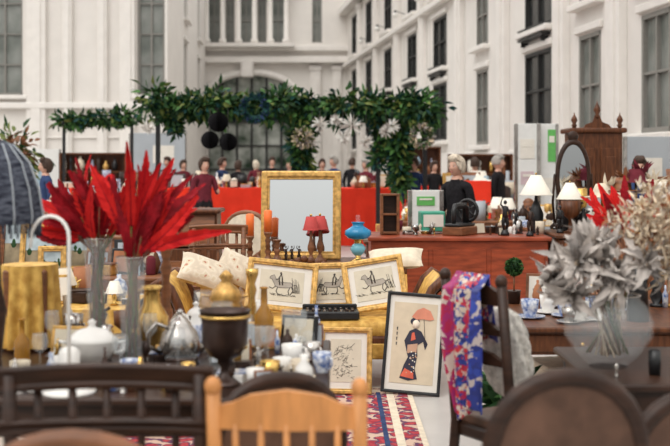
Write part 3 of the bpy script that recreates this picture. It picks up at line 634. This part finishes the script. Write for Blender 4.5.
def bk(u,v): return ((u-.5)*(W-.3),Dp-.10+.1*v-.03*math.sin(v*pi),sh+.03+v*(.30+.05*math.sin(u*pi)))
m.grid(bk,20,8,YEL); m.grid(lambda u,v:tuple(Vector(bk(u,v))+Vector((0,.08,0))),20,8,YEL)
m.tube([(bk(i/20,1)[0],Dp+.03,bk(i/20,1)[2]+.01) for i in range(21)],.03,MW,8)
for i in range(7): m.sph((((i-3)*.05),Dp+.02,.82+.015*(3-abs(i-3))),(.03,.02,.03),MW,8)
m.put('scroll_arm_settee',(-.24,7.86,0))
SZ=.487
frame(.53,.385,.035,GOLD,horse).put('framed_horse_etching',(wx(279,8.1),8.12,SZ+.03),rot=(-.32,.12,.12))
frame(.42,.35,.035,GOLD,horse).put('framed_horse_etching',(wx(334,8.25),8.27,SZ+.03),rot=(-.26,-.03,0))
frame(.46,.39,.035,GOLD,horse).put('framed_horse_etching',(wx(379,8.05),8.10,SZ+.045),rot=(-.30,-.17,-.08))
frame(.37,.46,.03,GOLD,etch).put('framed_engraving',(wx(345,7.6),7.62,.012),rot=(-.22,.02,.0))
frame(.41,.70,.018,BLK,geisha,dep=.025).put('framed_japanese_print',(wx(410,7.60),7.62,.012),rot=(-.22,.07,-.10))
m=M(); m.box((0,0,.03),(.42,.20,.06),BLK,.01)
for i in range(4):
    for j in range(9): m.cyl((-.16+j*.04,-.065+i*.04,.06),.012,.012,SILV if (i+j)%3==0 else PEW,8)
m.box((0,.09,.075),(.40,.02,.04),BLK,.008); m.put('black_typesetting_tray',(wx(330,8.0),7.98,.487),.03)
def cushion(name,loc,rot,w,h,t,mt):
    m=M()
    def f(s):
        def g(u,v):
            x=(u-.5)*2;z=(v-.5)*2; k=(1-x**4)*(1-z**4)
            return (x*w/2*(1-.07*(1-z*z)),s*t/2*max(0,k)**.6,z*h/2*(1-.07*(1-x*x)))
        return g
    m.grid(f(1),16,16,mt); m.grid(f(-1),16,16,mt); return m.put(name,loc,rot=rot)
cushion('floral_throw_pillow',(-.98,8.35,.78),(-.9,.35,.2),.42,.30,.15,FLORAL)
cushion('floral_throw_pillow',(-.76,8.5,.80),(-.5,.4,-.1),.32,.26,.14,FLORAL)
cushion('cream_throw_pillow',(wx(396,8.62),8.70,.86),(-1.1,-.05,-.1),.44,.26,.11,CRM)
m=M(); m.box((0,0,.006),(2.0,2.3,.012),RUG,0); m.box((0,0,.005),(2.07,2.37,.01),CRM)
for sx in (-1,1): m.box((sx*.88,0,.0125),(.05,2.1,.002),CRM); m.box((sx*.80,0,.0125),(.03,2.0,.002),BLUEC)
m.box((0,1.05,.0125),(1.8,.05,.002),CRM)
m.put('persian_rug',(-.50,6.68,0),.0)
# ------------------------------------------------------------- console table w/ mirror
table('console_table',-.98,.36,9.35,10.15,.75,MW,.12,.03,drawers=3)
m=frame(.72,.80,.06,GOLD,None,dep=.05,back=MIRR); m.box((0,-.008,.4),(.62,.004,.70),MIRR)
m.put('gilt_framed_mirror',(wx(301,9.9),9.85,.75),rot=(-.14,0,-.03))
for x,Y,h in ((250,9.5,.24),(268,9.55,.27),(277,9.6,.2)): candlestick(h,BW,ORG if x<275 else None,.19,.06).put('candlestick_with_orange_candle' if x<275 else 'turned_wood_candlestick',(wx(x,Y),Y,.75))
o=tlamp(.40,.07,.042,.12,REDSH,BW,0).put('small_red_shade_lamp',(wx(311,9.6),9.6,.75)); dup(o,(wx(320,9.7),9.72,.75),1)
m=M(); m.lathe([(0,0),(.07,0),(.07,.012),(.04,.03),(.02,.05),(.03,.07),(0,.07)],BRASS,20)
m.lathe([(.02,.06),(.05,.09),(.068,.13),(.05,.17),(.025,.19)],BLUES,24); m.lathe([(.03,.185),(.035,.2),(.03,.215),(.055,.225),(.03,.23)],BRASS,20)
m.lathe([(.045,.225),(.085,.235),(.115,.27),(.11,.31),(.06,.345),(.045,.36),(.055,.385),(.06,.39)],BLUEG,28,flute=.02,nf=12); m.lathe([(.022,.22),(.028,.3),(.02,.38),(.02,.46)],GLASS,14)
m.put('blue_glass_oil_lamp',(wx(358,9.6),9.6,.75),sca=(1,1,.9))
for x in (292,299,286): statuette(.16,PEW).put('bronze_figurine',(wx(x,9.5),9.5,.75),R.uniform(0,3))
m=M(); m.box((0,.25,.4),(.62,.5,.8),MW,.01); m.box((0,.28,.97),(.60,.4,.34),MW,.01); m.box((0,.26,1.155),(.68,.5,.04),MW,.015)
for z in (.2,.4,.6): m.box((0,-.005,z),(.54,.02,.17),BW,.006); [m.sph((sx*.15,-.02,z),.014,BRASS,8) for sx in (-1,1)]
m.grid(lambda u,v:((u-.5)*.56,.08-.06*math.cos(v*pi/2),.82+.30*v),2,8,BW); m.put('writing_bureau',(wx(186,10.6),10.5,0))
chair('medallion',BW,CRM,.5,.45,.45,1.10).put('medallion_back_chair',(wx(244,11.5),11.5,0),2.8)
chair('slat',BW,CRM,.46,.44,.46,1.08).put('dining_chair',(wx(219,9.3),9.2,0),.25)
table('side_table',-3.3,-1.3,8.6,9.5,.72,BW,.1)
for x,Y,w,h,mt in ((40,8.75,.34,.42,GOLD),(22,9.0,.4,.5,BW),(70,9.1,.36,.36,GOLD),(52,8.7,.22,.24,GOLD)):
    frame(w,h,.035,mt,landscape).put('framed_landscape_painting',(wx(x,Y),Y,.72),rot=(-.2,0,R.uniform(-.2,.2)))
clutter('assorted_antiques',wx(80,8.9),wx(165,8.9),8.75,9.3,.72,26,.12,.30)
m=M(); m.box((0,0,.36),(1.5,.7,.72),YEL,.02)
m.grid(lambda u,v:((u-.5)*1.56,-.37-.015*math.sin(u*60)*v,.74-.7*v),100,6,YEL); m.box((0,0,.735),(1.56,.74,.015),YEL,.005); m.put('gold_cloth_covered_table',(-1.95,6.9,0))
clutter('assorted_china',-2.6,-1.25,6.65,7.15,.745,30,.08,.24,[WHT,BLUEP,BRASS,SILV,CRM,TERR,GLASS,BW,DW])
# ------------------------------------------------------------- mahogany counter & right
m=M(); w=1.68; m.box((0,.4,.9),(w+.06,.86,.04),RW,.012,seg=2); m.box((0,.4,.46),(w,.78,.84),RW,.008); m.box((0,.4,.04),(w+.04,.84,.08),RW,.01)
for i in range(3): m.box(((i-1)*w/3.05,.008,.47),(w/3.3,.02,.66),RW,.006)
m.put('mahogany_shop_counter',(1.18,10.4,0))
m=M(); w=1.9; m.box((0,.4,.93),(w+.06,.86,.04),MW,.012); m.box((0,.4,.47),(w,.78,.86),MW,.008)
for i in range(3):
    m.box(((i-1)*w/3.05,0,.38),(w/3.4,.03,.55),BW,.012); m.box(((i-1)*w/3.05,0,.79),(w/3.4,.03,.16),BW,.008); m.sph(((i-1)*w/3.05,-.03,.79),.018,BRASS,8)
m.put('walnut_sideboard',(3.05,10.3,0))
CT=.92
m=M(); m.box((0,0,.04),(.34,.2,.08),BW,.01); m.box((0,0,.095),(.34,.16,.03),BLK,.01)
m.tube([(-.13,0,.11),(-.13,0,.23),(-.10,0,.27),(.05,0,.27),(.12,0,.25),(.12,0,.11)],[.02,.022,.026,.03,.035,.03],BLK,12)
m.tube([(.165,.10*math.cos(2*pi*i/20),.22+.10*math.sin(2*pi*i/20)) for i in range(20)],.016,BLK,8,closed=True)
for i in range(5): a=2*pi*i/5; m.tube([(.165,0,.22),(.165,.09*math.cos(a),.22+.09*math.sin(a))],.008,BLK,5)
m.cyl((-.13,0,.09),.008,.06,SILV); m.put('antique_sewing_machine',(wx(460,10.7),10.7,CT),1.0,sca=1.05)
m=M(); [m.box((sx*.08,0,.2),(.03,.1,.4),BW,.005) for sx in (-1,1)]; [m.box((0,0,z),(.16,.1,.02),BW,.003) for z in (.02,.2,.39)]; m.box((0,.045,.2),(.16,.01,.4),DW); m.put('small_wooden_shelf',(wx(390,10.7),10.75,CT))
for x,Y,h,mt in ((505,10.6,.36,BLK),(530,10.5,.30,PEW),(516,10.9,.26,BLK),(560,10.5,.28,BLK)): statuette(h,mt).put('bronze_statuette',(wx(x,Y),Y,CT if x<548 else .95),R.uniform(-1,1))
o=tlamp(.58,.16,.05,.20,CREAMSH,BLK,1).put('cream_shade_table_lamp',(wx(537,10.9),10.95,CT)); dup(o,(wx(571,10.8),10.85,.95),.5,.82)
clutter('counter_bric_a_brac',wx(405,10.6),wx(438,10.6),10.6,11.05,CT,12,.05,.14,[WHT,CRM,BRASS,SILV,DW,WHT,MW],False)
clutter('counter_bric_a_brac',wx(482,10.6),wx(545,10.6),10.6,11.05,CT,20,.06,.15,[WHT,CRM,BRASS,SILV,DW,WHT,SKYB,BLK,MW,BW],False)
clutter('sideboard_bric_a_brac',2.2,3.9,10.45,10.95,.95,50,.12,.40,[BLK,DW,PEW,BRASS,WHT,MW,CRM,TERR,BLK],False)
m=M(); N=32; E=lambda s:[(.17*s*math.cos(2*pi*i/N),0,.38+.26*s*math.sin(2*pi*i/N)) for i in range(N)]
m.tube(E(1),.024,DW,10,closed=True); m.tube(E(.88),.010,GOLD,6,closed=True)
m.add([(0,-.01,.38)]+[(x,-.01,z) for x,y,z in E(.95)],[(0,i+1,(i+1)%N+1) for i in range(N)],MIRR); m.add([(0,.02,.38)]+[(x,.02,z) for x,y,z in E(.95)],[(0,i+1,(i+1)%N+1) for i in range(N)],DW)
for sx in (-1,1): m.tube([(sx*.2,0,.03),(sx*.22,0,.2),(sx*.2,0,.4),(sx*.17,0,.4)],.014,DW,8); m.tube([(sx*.2,-.1,.012),(sx*.2,0,.04),(sx*.2,.1,.012)],.016,DW,8)
m.box((0,0,.06),(.4,.03,.03),DW,.005); m.sph((0,0,.68),(.06,.02,.04),DW)
m.put('oval_toilet_mirror',(wx(573,11.1),11.1,.95),.1,sca=(.95,1.2,1.38))
def armoire(name,loc,w,h,d,wood,rz=0,crest=True):
    m=M(); m.box((0,d/2,h/2),(w,d,h),wood,.008); m.box((0,d/2,h+.03),(w+.10,d+.08,.06),wood,.02,seg=2); m.box((0,d/2,.06),(w+.06,d+.05,.12),wood,.01)
    for sx in (-1,1):
        m.box((sx*w/4,-.01,h*.55),(w/2-.06,.03,h*.72),wood,.008); m.box((sx*w/4,-.025,h*.55),(w/2-.16,.02,h*.62),MW,.01)
        m.sph((sx*.03,-.035,h*.5),.014,BRASS,8)
        m.lathe([(0,0),(.02,0),(.035,.03),(.02,.05),(.04,.09),(.03,.12),(.01,.15),(0,.19)],wood,12,(sx*(w/2-.02),.05,h+.06))
    if crest:
        m.slab([(-w*.3,h+.05),(w*.3,h+.05),(w*.24,h+.1),(w*.1,h+.13),(.03,h+.2),(-.03,h+.2),(-w*.1,h+.13),(-w*.24,h+.1)],.03,.06,wood)
        m.lathe([(0,0),(.02,0),(.035,.03),(.02,.05),(.045,.10),(.03,.14),(.01,.18),(0,.22)],wood,12,(0,.045,h+.17))
    return m.put(name,loc,rz)
armoire('carved_armoire',(wx(598,13),13,0),.58,1.98,.5,MW)
for x,Y,mt,z in ((602,9.9,CRM,.36),(622,9.7,BW,.42),(650,9.9,CRM,.40),(636,10.2,MAR,.5),(664,9.7,WHT,.3)):
    m=M(); m.lathe([(0,0),(.07,0),(.07,.01),(.012,.02),(.012,z),(0,z)],BRASS,12); m.lathe([(0,z+.12),(.06,z+.11),(.085,z+.05),(.09,z),(.17,z-.01),(.17,z-.015),(.08,z-.01)],mt,22)
    for i in range(9): a=R.uniform(0,6); m.leaf((.05,0,z+.05),(math.cos(a)*.6,math.sin(a)*.6,1),.16,.05,mt,.4,5)
    m.put('feathered_hat_on_stand',(wx(x,10.4),10.4,.95))
# ------------------------------------------------------------- right writing table with china
table('writing_table',.93,2.9,5.75,6.95,.75,MW,.12,.03,drawers=3)
for x,Y,k,mt in ((530,6.1,.05,BLUEP),(548,6.3,.05,WHT),(565,6.15,.045,BLUEP),(580,6.0,.05,WHT),(593,6.3,.045,BLUEP),(556,6.6,.05,BLUEP),(540,6.7,.045,SILV),(575,6.6,.05,WHT),(600,6.0,.045,WHT),(612,6.4,.05,BLUEP),(586,6.8,.05,WHT),(569,5.9,.04,SILV)):
    m=M(); cup(m,(0,0,0),k,k*2,mt,True,True); m.put('china_cup',(wx(x,Y),Y,.75),R.uniform(0,6))
m=M(); m.lathe([(0,0),(.04,0),(.045,.08),(.05,.09),(.04,.09),(0,.08)],PEW,16); m.tube([(0,0,.08),(0,0,.2)],.006,BW); m.sph((0,0,.25),.05,G2,14)
for i in range(420):
    d=Vector((R.gauss(0,1),R.gauss(0,1),R.gauss(0,1))).normalized(); m.leaf(Vector((0,0,.25))+d*.045,d+Vector((R.uniform(-.6,.6),0,R.uniform(-.6,.6))),.024,.018,R.choice([G1,G2]),.1,2)
m.put('small_topiary_ball',(wx(514,6.75),6.75,.75),sca=.9)
clutter('assorted_china',1.15,2.6,6.45,6.85,.75,48,.10,.28,[WHT,BLUEP,SILV,WHT,DW,TERR,GLASS,BLK,BRASS],False)
m=M(); m.box((0,0,.2),(.5,.35,.4),CRM,.02); m.box((0,0,.41),(.52,.37,.03),CRM,.01); m.put('cardboard_storage_box',(1.45,6.6,0),.2)
m=M(); m.lathe([(0,0),(.12,0),(.13,.22),(.14,.23),(0,.2)],TERR,18)
for i in range(200):
    d=Vector((R.gauss(0,1),R.gauss(0,1),abs(R.gauss(0,1))+.3)).normalized(); m.leaf((d.x*.05,d.y*.05,.22+R.uniform(0,.15)),d,R.uniform(.1,.22),.05,R.choice([G1,G2,G2]),.5,4)
m.put('potted_plant',(.98,6.15,0))
table('pedestal_table',1.02,2.3,4.25,5.15,.75,DW,.1,.03)
m=M(); m.lathe([(0,.0),(.08,.0),(.085,.012),(.13,.05),(.185,.13),(.19,.19),(.16,.26),(.13,.29),(.135,.30),(.125,.29),(.152,.26),(.182,.19),(.177,.13),(.12,.055),(0,.02)],GLASS,36)
m.lathe([(.130,.299),(.137,.302),(.130,.305)],SILV,36)
for i in range(46):
    a=R.uniform(0,2*pi); r=R.uniform(0,.12); m.tube([(r*.8*math.cos(a+2),r*.8*math.sin(a+2),.05),(r*.8*math.cos(a),r*.8*math.sin(a),.28),(r*1.2*math.cos(a),r*1.2*math.sin(a),.38)],.0035,R.choice([BW,CDRY,G3]),4)
def rosette(c,d,n,L,W,mt,layers=2,b=.3):
    d=Vector(d).normalized(); u=d.cross(Vector((0,0,1)) if abs(d.z)<.9 else Vector((1,0,0))).normalized(); w=d.cross(u)
    for l in range(layers):
        for i in range(n):
            a=2*pi*(i+l*.5)/n+R.uniform(-.5,.5); r=(u*math.cos(a)+w*math.sin(a)); q=(r*(1-l*.25)+d*(.25+.45*l)+Vector((R.uniform(-.4,.4),R.uniform(-.4,.4),R.uniform(-.4,.4)))).normalized()
            m.leaf(Vector(c)+q*.01,q,L*(1-.22*l)*R.uniform(.5,1.25),W*R.uniform(.6,1.2),R.choice(mt) if isinstance(mt,list) else mt,b*R.uniform(-.5,3.2),8,.5,tuple(r.cross(d)+Vector((R.uniform(-.5,.5),R.uniform(-.5,.5),R.uniform(-.5,.5)))),wig=.45)
    m.sph(tuple(Vector(c)+d*.015),.016,CDRY,8)
SS=[SLEAF,SLEAF2,SLEAF2]
for c,d,L,mt in (((-.14,-.08,.44),(-.6,-.8,.3),.16,SS),((-.21,0,.38),(-1,-.4,.0),.15,SS),((.0,-.14,.38),(.1,-1,.1),.14,SS),((-.08,-.05,.52),(-.2,-.6,.9),.13,SS),((.12,-.1,.44),(.5,-.8,.3),.12,SS),((.22,-.05,.40),(1,-.5,.1),.12,[CDRY,SLEAF2]),((.14,0,.66),(.2,-.5,1),.09,CDRY),((-.16,-.1,.32),(-.7,-.8,-.4),.13,SS)):
    rosette(c,d,10,L,.045 if mt is SS else .028,mt,3)
for i in range(240):
    a=R.uniform(0,2*pi); t=R.uniform(.1,1.7); d=Vector((math.sin(t)*math.cos(a)-.2,math.sin(t)*math.sin(a),math.cos(t)));c=Vector((-.05,-.03,.38))+d*R.uniform(.04,.18)
    m.leaf(c,d+Vector((R.uniform(-.6,.6),R.uniform(-.6,.6),R.uniform(-.6,.6))),R.uniform(.04,.11),.03,R.choice(SS),R.uniform(-.3,.9),6,.5,wig=.4)
for i in range(2600):
    a=R.uniform(0,2*pi); t=R.uniform(0,1.0); d=Vector((math.sin(t)*math.cos(a)+.42,math.sin(t)*math.sin(a),math.cos(t))); c=Vector((.14,0,.40))+d*R.uniform(.06,.36)
    c+=Vector((.03*math.sin(c.z*40),0,.03*math.sin(c.x*45)))
    m.leaf(c,d+Vector((R.uniform(-.7,.7),R.uniform(-.7,.7),R.uniform(-.5,.5))),R.uniform(.015,.05),.012,R.choice([CDRY,CDRY,CRM,SLEAF2,BW,CDRY,TERR] if i%3 else [CDRY,CRM]),.3,3)
m.put('dried_flower_bowl',(wx(608,4.65),4.65,.75))
m=M(); m.lathe([(0,0),(.06,0),(.05,.2),(.065,.32),(.055,.32),(0,.1)],BLK,18)
for i in range(22):
    a=R.uniform(0,2*pi); t=R.uniform(.1,1.0); d=Vector((math.sin(t)*math.cos(a),math.sin(t)*math.sin(a)*.6,math.cos(t))); b=Vector((d.x*.3,d.y*.3,.32+d.z*.24)); m.tube([(0,0,.1),tuple(b)],.004,BW,4)
    m.feather(b-d*.04,d,R.uniform(.16,.28),.06,R.choice([REDF,REDF,REDD]),.25,tuple(d.cross(Vector((R.uniform(-.5,.5),-1,.1)))),REDD)
m.put('red_feather_vase',(wx(638,6.0),6.0,.75))
clutter('assorted_silverware',wx(600,4.5),2.2,4.35,4.5,.75,12,.05,.11,[SILV,BLK,DW],False)
# ------------------------------------------------------------- middle background stalls
table('stall_table',.3,1.0,11.5,12.0,.80,MW,.1); clutter('stall_merchandise',.32,1.0,11.6,11.95,.80,14,.08,.24,CM,False)
table('stall_table',1.75,2.6,11.5,12.15,.80,MW,.1); clutter('stall_merchandise',1.8,2.5,11.6,12.05,.80,18,.1,.30,CM,False)
table('stall_table',-2.6,-.6,12.3,13.1,.80,BW,.1); clutter('stall_merchandise',-2.5,-.65,12.4,13.0,.80,24,.06,.20,CM,False)
table('stall_table',.9,3.2,15.6,16.4,.80,BW,.1); clutter('stall_merchandise',1.0,3.1,15.7,16.3,.80,40,.12,.40)
table('stall_table',-6.2,-3.0,13.8,14.6,.80,BW,.1); clutter('stall_merchandise',-6.1,-3.1,13.9,14.5,.80,55,.12,.45)
table('stall_table',3.3,6.0,14.2,15.0,.80,BW,.1); clutter('stall_merchandise',3.3,5.9,14.3,14.9,.80,70,.2,.8)
table('stall_table',1.9,4.2,19.2,20.0,.85,BW,.1); clutter('stall_merchandise',2.0,4.1,19.3,19.9,.85,50,.2,.7)
def cloth_stall(name,x0,x1,y,h,mt,d=1.2):
    m=M(); w=x1-x0; m.box((0,d/2,h-.02),(w,d,.04),mt,.01)
    m.grid(lambda u,v:((u-.5)*w,-.01-.025*math.sin(u*w*22)*v,h-(h-.02)*v),int(w*26),4,mt)
    for sx in (-1,1): m.box((sx*(w/2-.02),d/2,h/2),(.02,d,h),mt)
    return m.put(name,((x0+x1)/2,y,0))
for x0,x1,Y in ((190,298,22),(302,392,21.5)):
    cloth_stall('red_cloth_stall',wx(x0,Y),wx(x1,Y),Y,1.14,REDC); clutter('stall_merchandise',wx(x0,Y)+.1,wx(x1,Y)-.1,Y+.2,Y+1,1.14,40,.10,.36)
for x0,x1,Y in ((60,188,23.6),(400,440,26)):
    cloth_stall('red_cloth_stall',wx(x0,Y),wx(x1,Y),Y,1.10,REDC); clutter('stall_merchandise',wx(x0,Y)+.1,wx(x1,Y)-.1,Y+.2,Y+1,1.10,34,.12,.45)
cloth_stall('red_cloth_stall',wx(464,18),wx(490,18),17.9,1.34,REDC,.5)
cloth_stall('cream_cloth_stall',wx(60,20),wx(160,20),20,.95,CRM); clutter('stall_merchandise',wx(60,20),wx(160,20),20.2,21,.95,40,.15,.45)
def board(name,x0,x1,Y,z1,mt,posters=(),rz=0,z0=0.05):
    m=M(); w=x1-x0; m.box((0,0,(z0+z1)/2),(w,.05,z1-z0),mt,.005)
    for sx in (-1,1): m.box((sx*w/2,0,z1/2),(.05,.07,z1),SILV,.005); m.box((sx*w/2,0,.015),(.08,.5,.03),SILV)
    for px,pz,pw,ph,pm in posters: m.box((px*w,-.03,pz),(pw,.008,ph),pm); m.box((px*w,-.036,pz+ph*.2),(pw*.7,.004,ph*.2),PAPER)
    return m.put(name,((x0+x1)/2,Y,0),rz)
board('display_board_with_posters',wx(516,17),wx(538,17),17,2.24,PBOARD,((0,1.85,.22,.3,PAPER),(0,1.4,.2,.2,PMAG)))
board('display_board_with_posters',wx(540,17),wx(558,17),17.1,2.24,PBOARD,((.2,1.9,.12,.5,PGRN),(0,1.3,.2,.2,PAPER)))
board('exhibition_partition',wx(130,31),wx(186,31),31,2.5,GBOARD,((.1,1.9,.6,.5,PAPER),)); board('exhibition_partition',wx(-40,28),wx(60,28),28,2.0,PBOARD,((.2,1.3,.6,.5,SKYB),))
board('exhibition_partition',wx(625,15.5),wx(700,15.5),15.5,2.0,GBOARD,((-.2,1.5,.4,.4,PAPER),))
board('white_sign_board',wx(406,12.9),wx(436,12.9),12.25,1.32,PBOARD,((0,1.2,.2,.1,PGRN),))
m=M(); m.box((0,0,.12),(.24,.2,.2),GRN,.01); m.box((0,-.103,.13),(.2,.004,.12),PAPER); m.put('green_carton_box',(wx(432,10.9),10.95,CT),.1)
for x0,x1,Y,h in ((393,440,30,2.1),(450,512,25,1.85),(60,125,27,1.9)):
    m=M(); w=wx(x1,Y)-wx(x0,Y); m.box((0,.3,h/2),(w,.03,h),MW)
    for sx in (-1,1): m.box((sx*w/2,.15,h/2),(.05,.32,h),MW)
    for i in range(5):
        z=.08+i*(h-.1)/4; m.box((0,.15,z),(w,.32,.04),MW)
        if i<4:
            x=-w/2+.1
            while x<w/2-.1:
                hh=R.uniform(.2,(h-.1)/4-.08); ww=R.uniform(.08,.26); m.lathe([(r*ww,q*hh) for r,q in picklathe()],R.choice(CM),8,(x,.1,z+.02)); x+=ww+.04
    m.put('display_shelf',(wx((x0+x1)/2,Y),Y,0))
# ------------------------------------------------------------- garland pergola
def foliage(m,pts,rad,n,mats=(G1,G1,G2,G2,G2,G3,TEAL),L=(.08,.20)):
    P=[Vector(p) for p in pts]
    segs=[(P[i+1]-P[i]).length for i in range(len(P)-1)]; tot=sum(segs)
    for _ in range(n):
        s=R.uniform(0,tot); i=0
        while s>segs[i] and i<len(segs)-1: s-=segs[i]; i+=1
        c=P[i].lerp(P[i+1],s/segs[i]); d=Vector((R.gauss(0,1),R.gauss(0,1),R.gauss(0,1))).normalized(); rr=rad*(1+.35*math.sin(c.x*5)+.2*math.sin(c.z*7+c.x*11))
        m.leaf(c+d*rr*R.uniform(.1,1.0),d+Vector((0,0,-.3)),R.uniform(*L),R.uniform(.05,.10),R.choice(mats),.4,3)
def P20(x,y,Y=20): return (wx(x,Y),Y,wz(y,Y))
m=M()
for x in (158,302,378,425): m.box((wx(x,20),20,1.3),(.08,.08,2.6),BLK,.005); m.box((wx(x,20),20,.02),(.5,.5,.04),BLK)
m.box(((wx(158,20)+wx(425,20))/2,20,2.62),(wx(425,20)-wx(158,20),.06,.06),BLK)
foliage(m,[P20(150,100),P20(180,108),P20(215,105),P20(250,107),P20(300,106),P20(340,110),P20(380,107),P20(432,108)],.27,5200)
foliage(m,[P20(302,106),P20(306,130),P20(300,150),P20(304,174)],.22,1400); foliage(m,[P20(376,108),P20(380,140),P20(378,165)],.13,460)
foliage(m,[P20(410,108),P20(398,140),P20(400,185)],.24,1700); foliage(m,[P20(430,108),P20(425,130)],.14,200)
foliage(m,[P20(158,100),P20(166,112),P20(178,130)],.18,450)
m.put('garland_pergola')
m=M(); Y=24
for x in (64,132): m.box((wx(x,Y),Y,1.3),(.06,.06,2.6),BLK); m.box((wx(x,Y),Y,.02),(.4,.4,.04),BLK)
m.box(((wx(64,Y)+wx(132,Y))/2,Y,2.6),(wx(132,Y)-wx(64,Y),.05,.05),BLK)
foliage(m,[P20(60,121,Y),P20(80,120,Y),P20(110,118,Y),P20(135,117,Y)],.17,900); m.put('garland_arch')
def pompom(x,y,Y,r,mt):
    m=M()
    for i in range(22): a=pi*i/22; m.push((0,0,0),(0,0,a)); m.lathe([(r,0),(r*.98,.004),(0,.004),(0,0)],mt,20,(0,0,0),(pi/2,0,0)); m.pop()
    m.tube([(0,0,r),(0,0,2.6-wz(y,Y))],.006,BLK,4); return m.put('hanging_paper_pompom',(wx(x,Y),Y,wz(y,Y)))
pompom(218,122,19.55,.18,BLKC); pompom(210,140,19.5,.16,BLKC); pompom(228,142,19.55,.16,BLKC)
for x,y,r in ((320,124,.17),(352,126,.23),(392,126,.15),(148,128,.13),(366,142,.14),(312,142,.12),(343,138,.14),(386,132,.13),(336,120,.12)):
    m=M()
    for i in range(60):
        d=Vector((R.gauss(0,1),R.gauss(0,1),R.gauss(0,1))).normalized(); m.leaf(d*r*.2,d,r*.85,.035,SLEAF2 if i%3==0 else WHT,.1,3)
    m.tube([(0,0,0),(0,0,2.60-wz(y,19.62))],.005,BLK,4); m.put('hanging_star_ornament',(wx(x,19.62),19.6,wz(y,19.62)))
for x,y,r,mts in ((255,108,.24,(TEAL,TEAL,BLUEC)),(422,136,.19,(G1,CDRY,SLEAF)),(303,138,.14,(CDRY,G3,SLEAF))):
    m=M()
    for i in range(260):
        a=R.uniform(0,2*pi); c=Vector((r*.7*math.cos(a),R.gauss(0,.03),r*.7*math.sin(a))); m.leaf(c,c+Vector((R.uniform(-.2,.2),-.12,R.uniform(-.2,.2))),.13,.05,R.choice(mts),.2,3)
    m.tube([(r*.7*math.cos(2*pi*i/20),0,r*.7*math.sin(2*pi*i/20)) for i in range(20)],.03,mts[0],6,closed=True); m.put('hanging_wreath',(wx(x,19.6),19.55,wz(y,19.6)))
m=M(); m.lathe([(0,0),(.25,0),(.3,.6),(.33,.62),(0,.55)],TERR,20); m.tube([(0,0,.5),(0,0,1.7)],.04,BW)
foliage(m,[(0,0,1.5),(.1,0,1.8),(-.1,0,1.95)],.40,600,(G3,G2,BW),(.12,.25)); m.put('potted_shrub',(wx(12,20),20,0))
# ------------------------------------------------------------- light, world, camera
w=bpy.data.worlds.new('World'); sc.world=w; w.use_nodes=True; nt=w.node_tree; bg=nt.nodes['Background']
tc=nt.nodes.new('ShaderNodeTexCoord'); sp=nt.nodes.new('ShaderNodeSeparateXYZ'); nt.links.new(tc.outputs['Generated'],sp.inputs[0])
cr=nt.nodes.new('ShaderNodeValToRGB'); cr.color_ramp.elements[0].color=(.25,.245,.235,1); cr.color_ramp.elements[1].color=(1.0,.985,.96,1)
cr.color_ramp.elements[0].position=.0; cr.color_ramp.elements[1].position=.6
nt.links.new(sp.outputs['Z'],cr.inputs[0]); nt.links.new(cr.outputs[0],bg.inputs['Color']); bg.inputs['Strength'].default_value=1.6
sun=bpy.data.lights.new('skylight_sun','SUN'); sun.energy=1.35; sun.angle=math.radians(40); sun.color=(1,.97,.93)
so=bpy.data.objects.new('skylight_sun',sun); sc.collection.objects.link(so); so.rotation_euler=(math.radians(30),math.radians(-22),0)
cam=bpy.data.cameras.new('camera'); co=bpy.data.objects.new('camera',cam); sc.collection.objects.link(co); sc.camera=co
co.location=(0,0,CH); co.rotation_euler=(pi/2,0,0)
cam.sensor_width=36; cam.lens=36*F/670; cam.shift_y=-(223-HY)/670; cam.clip_end=300
cam.dof.use_dof=True; cam.dof.focus_distance=8.0; cam.dof.aperture_fstop=2.4
try: sc.view_settings.view_transform='Standard'
except Exception: pass
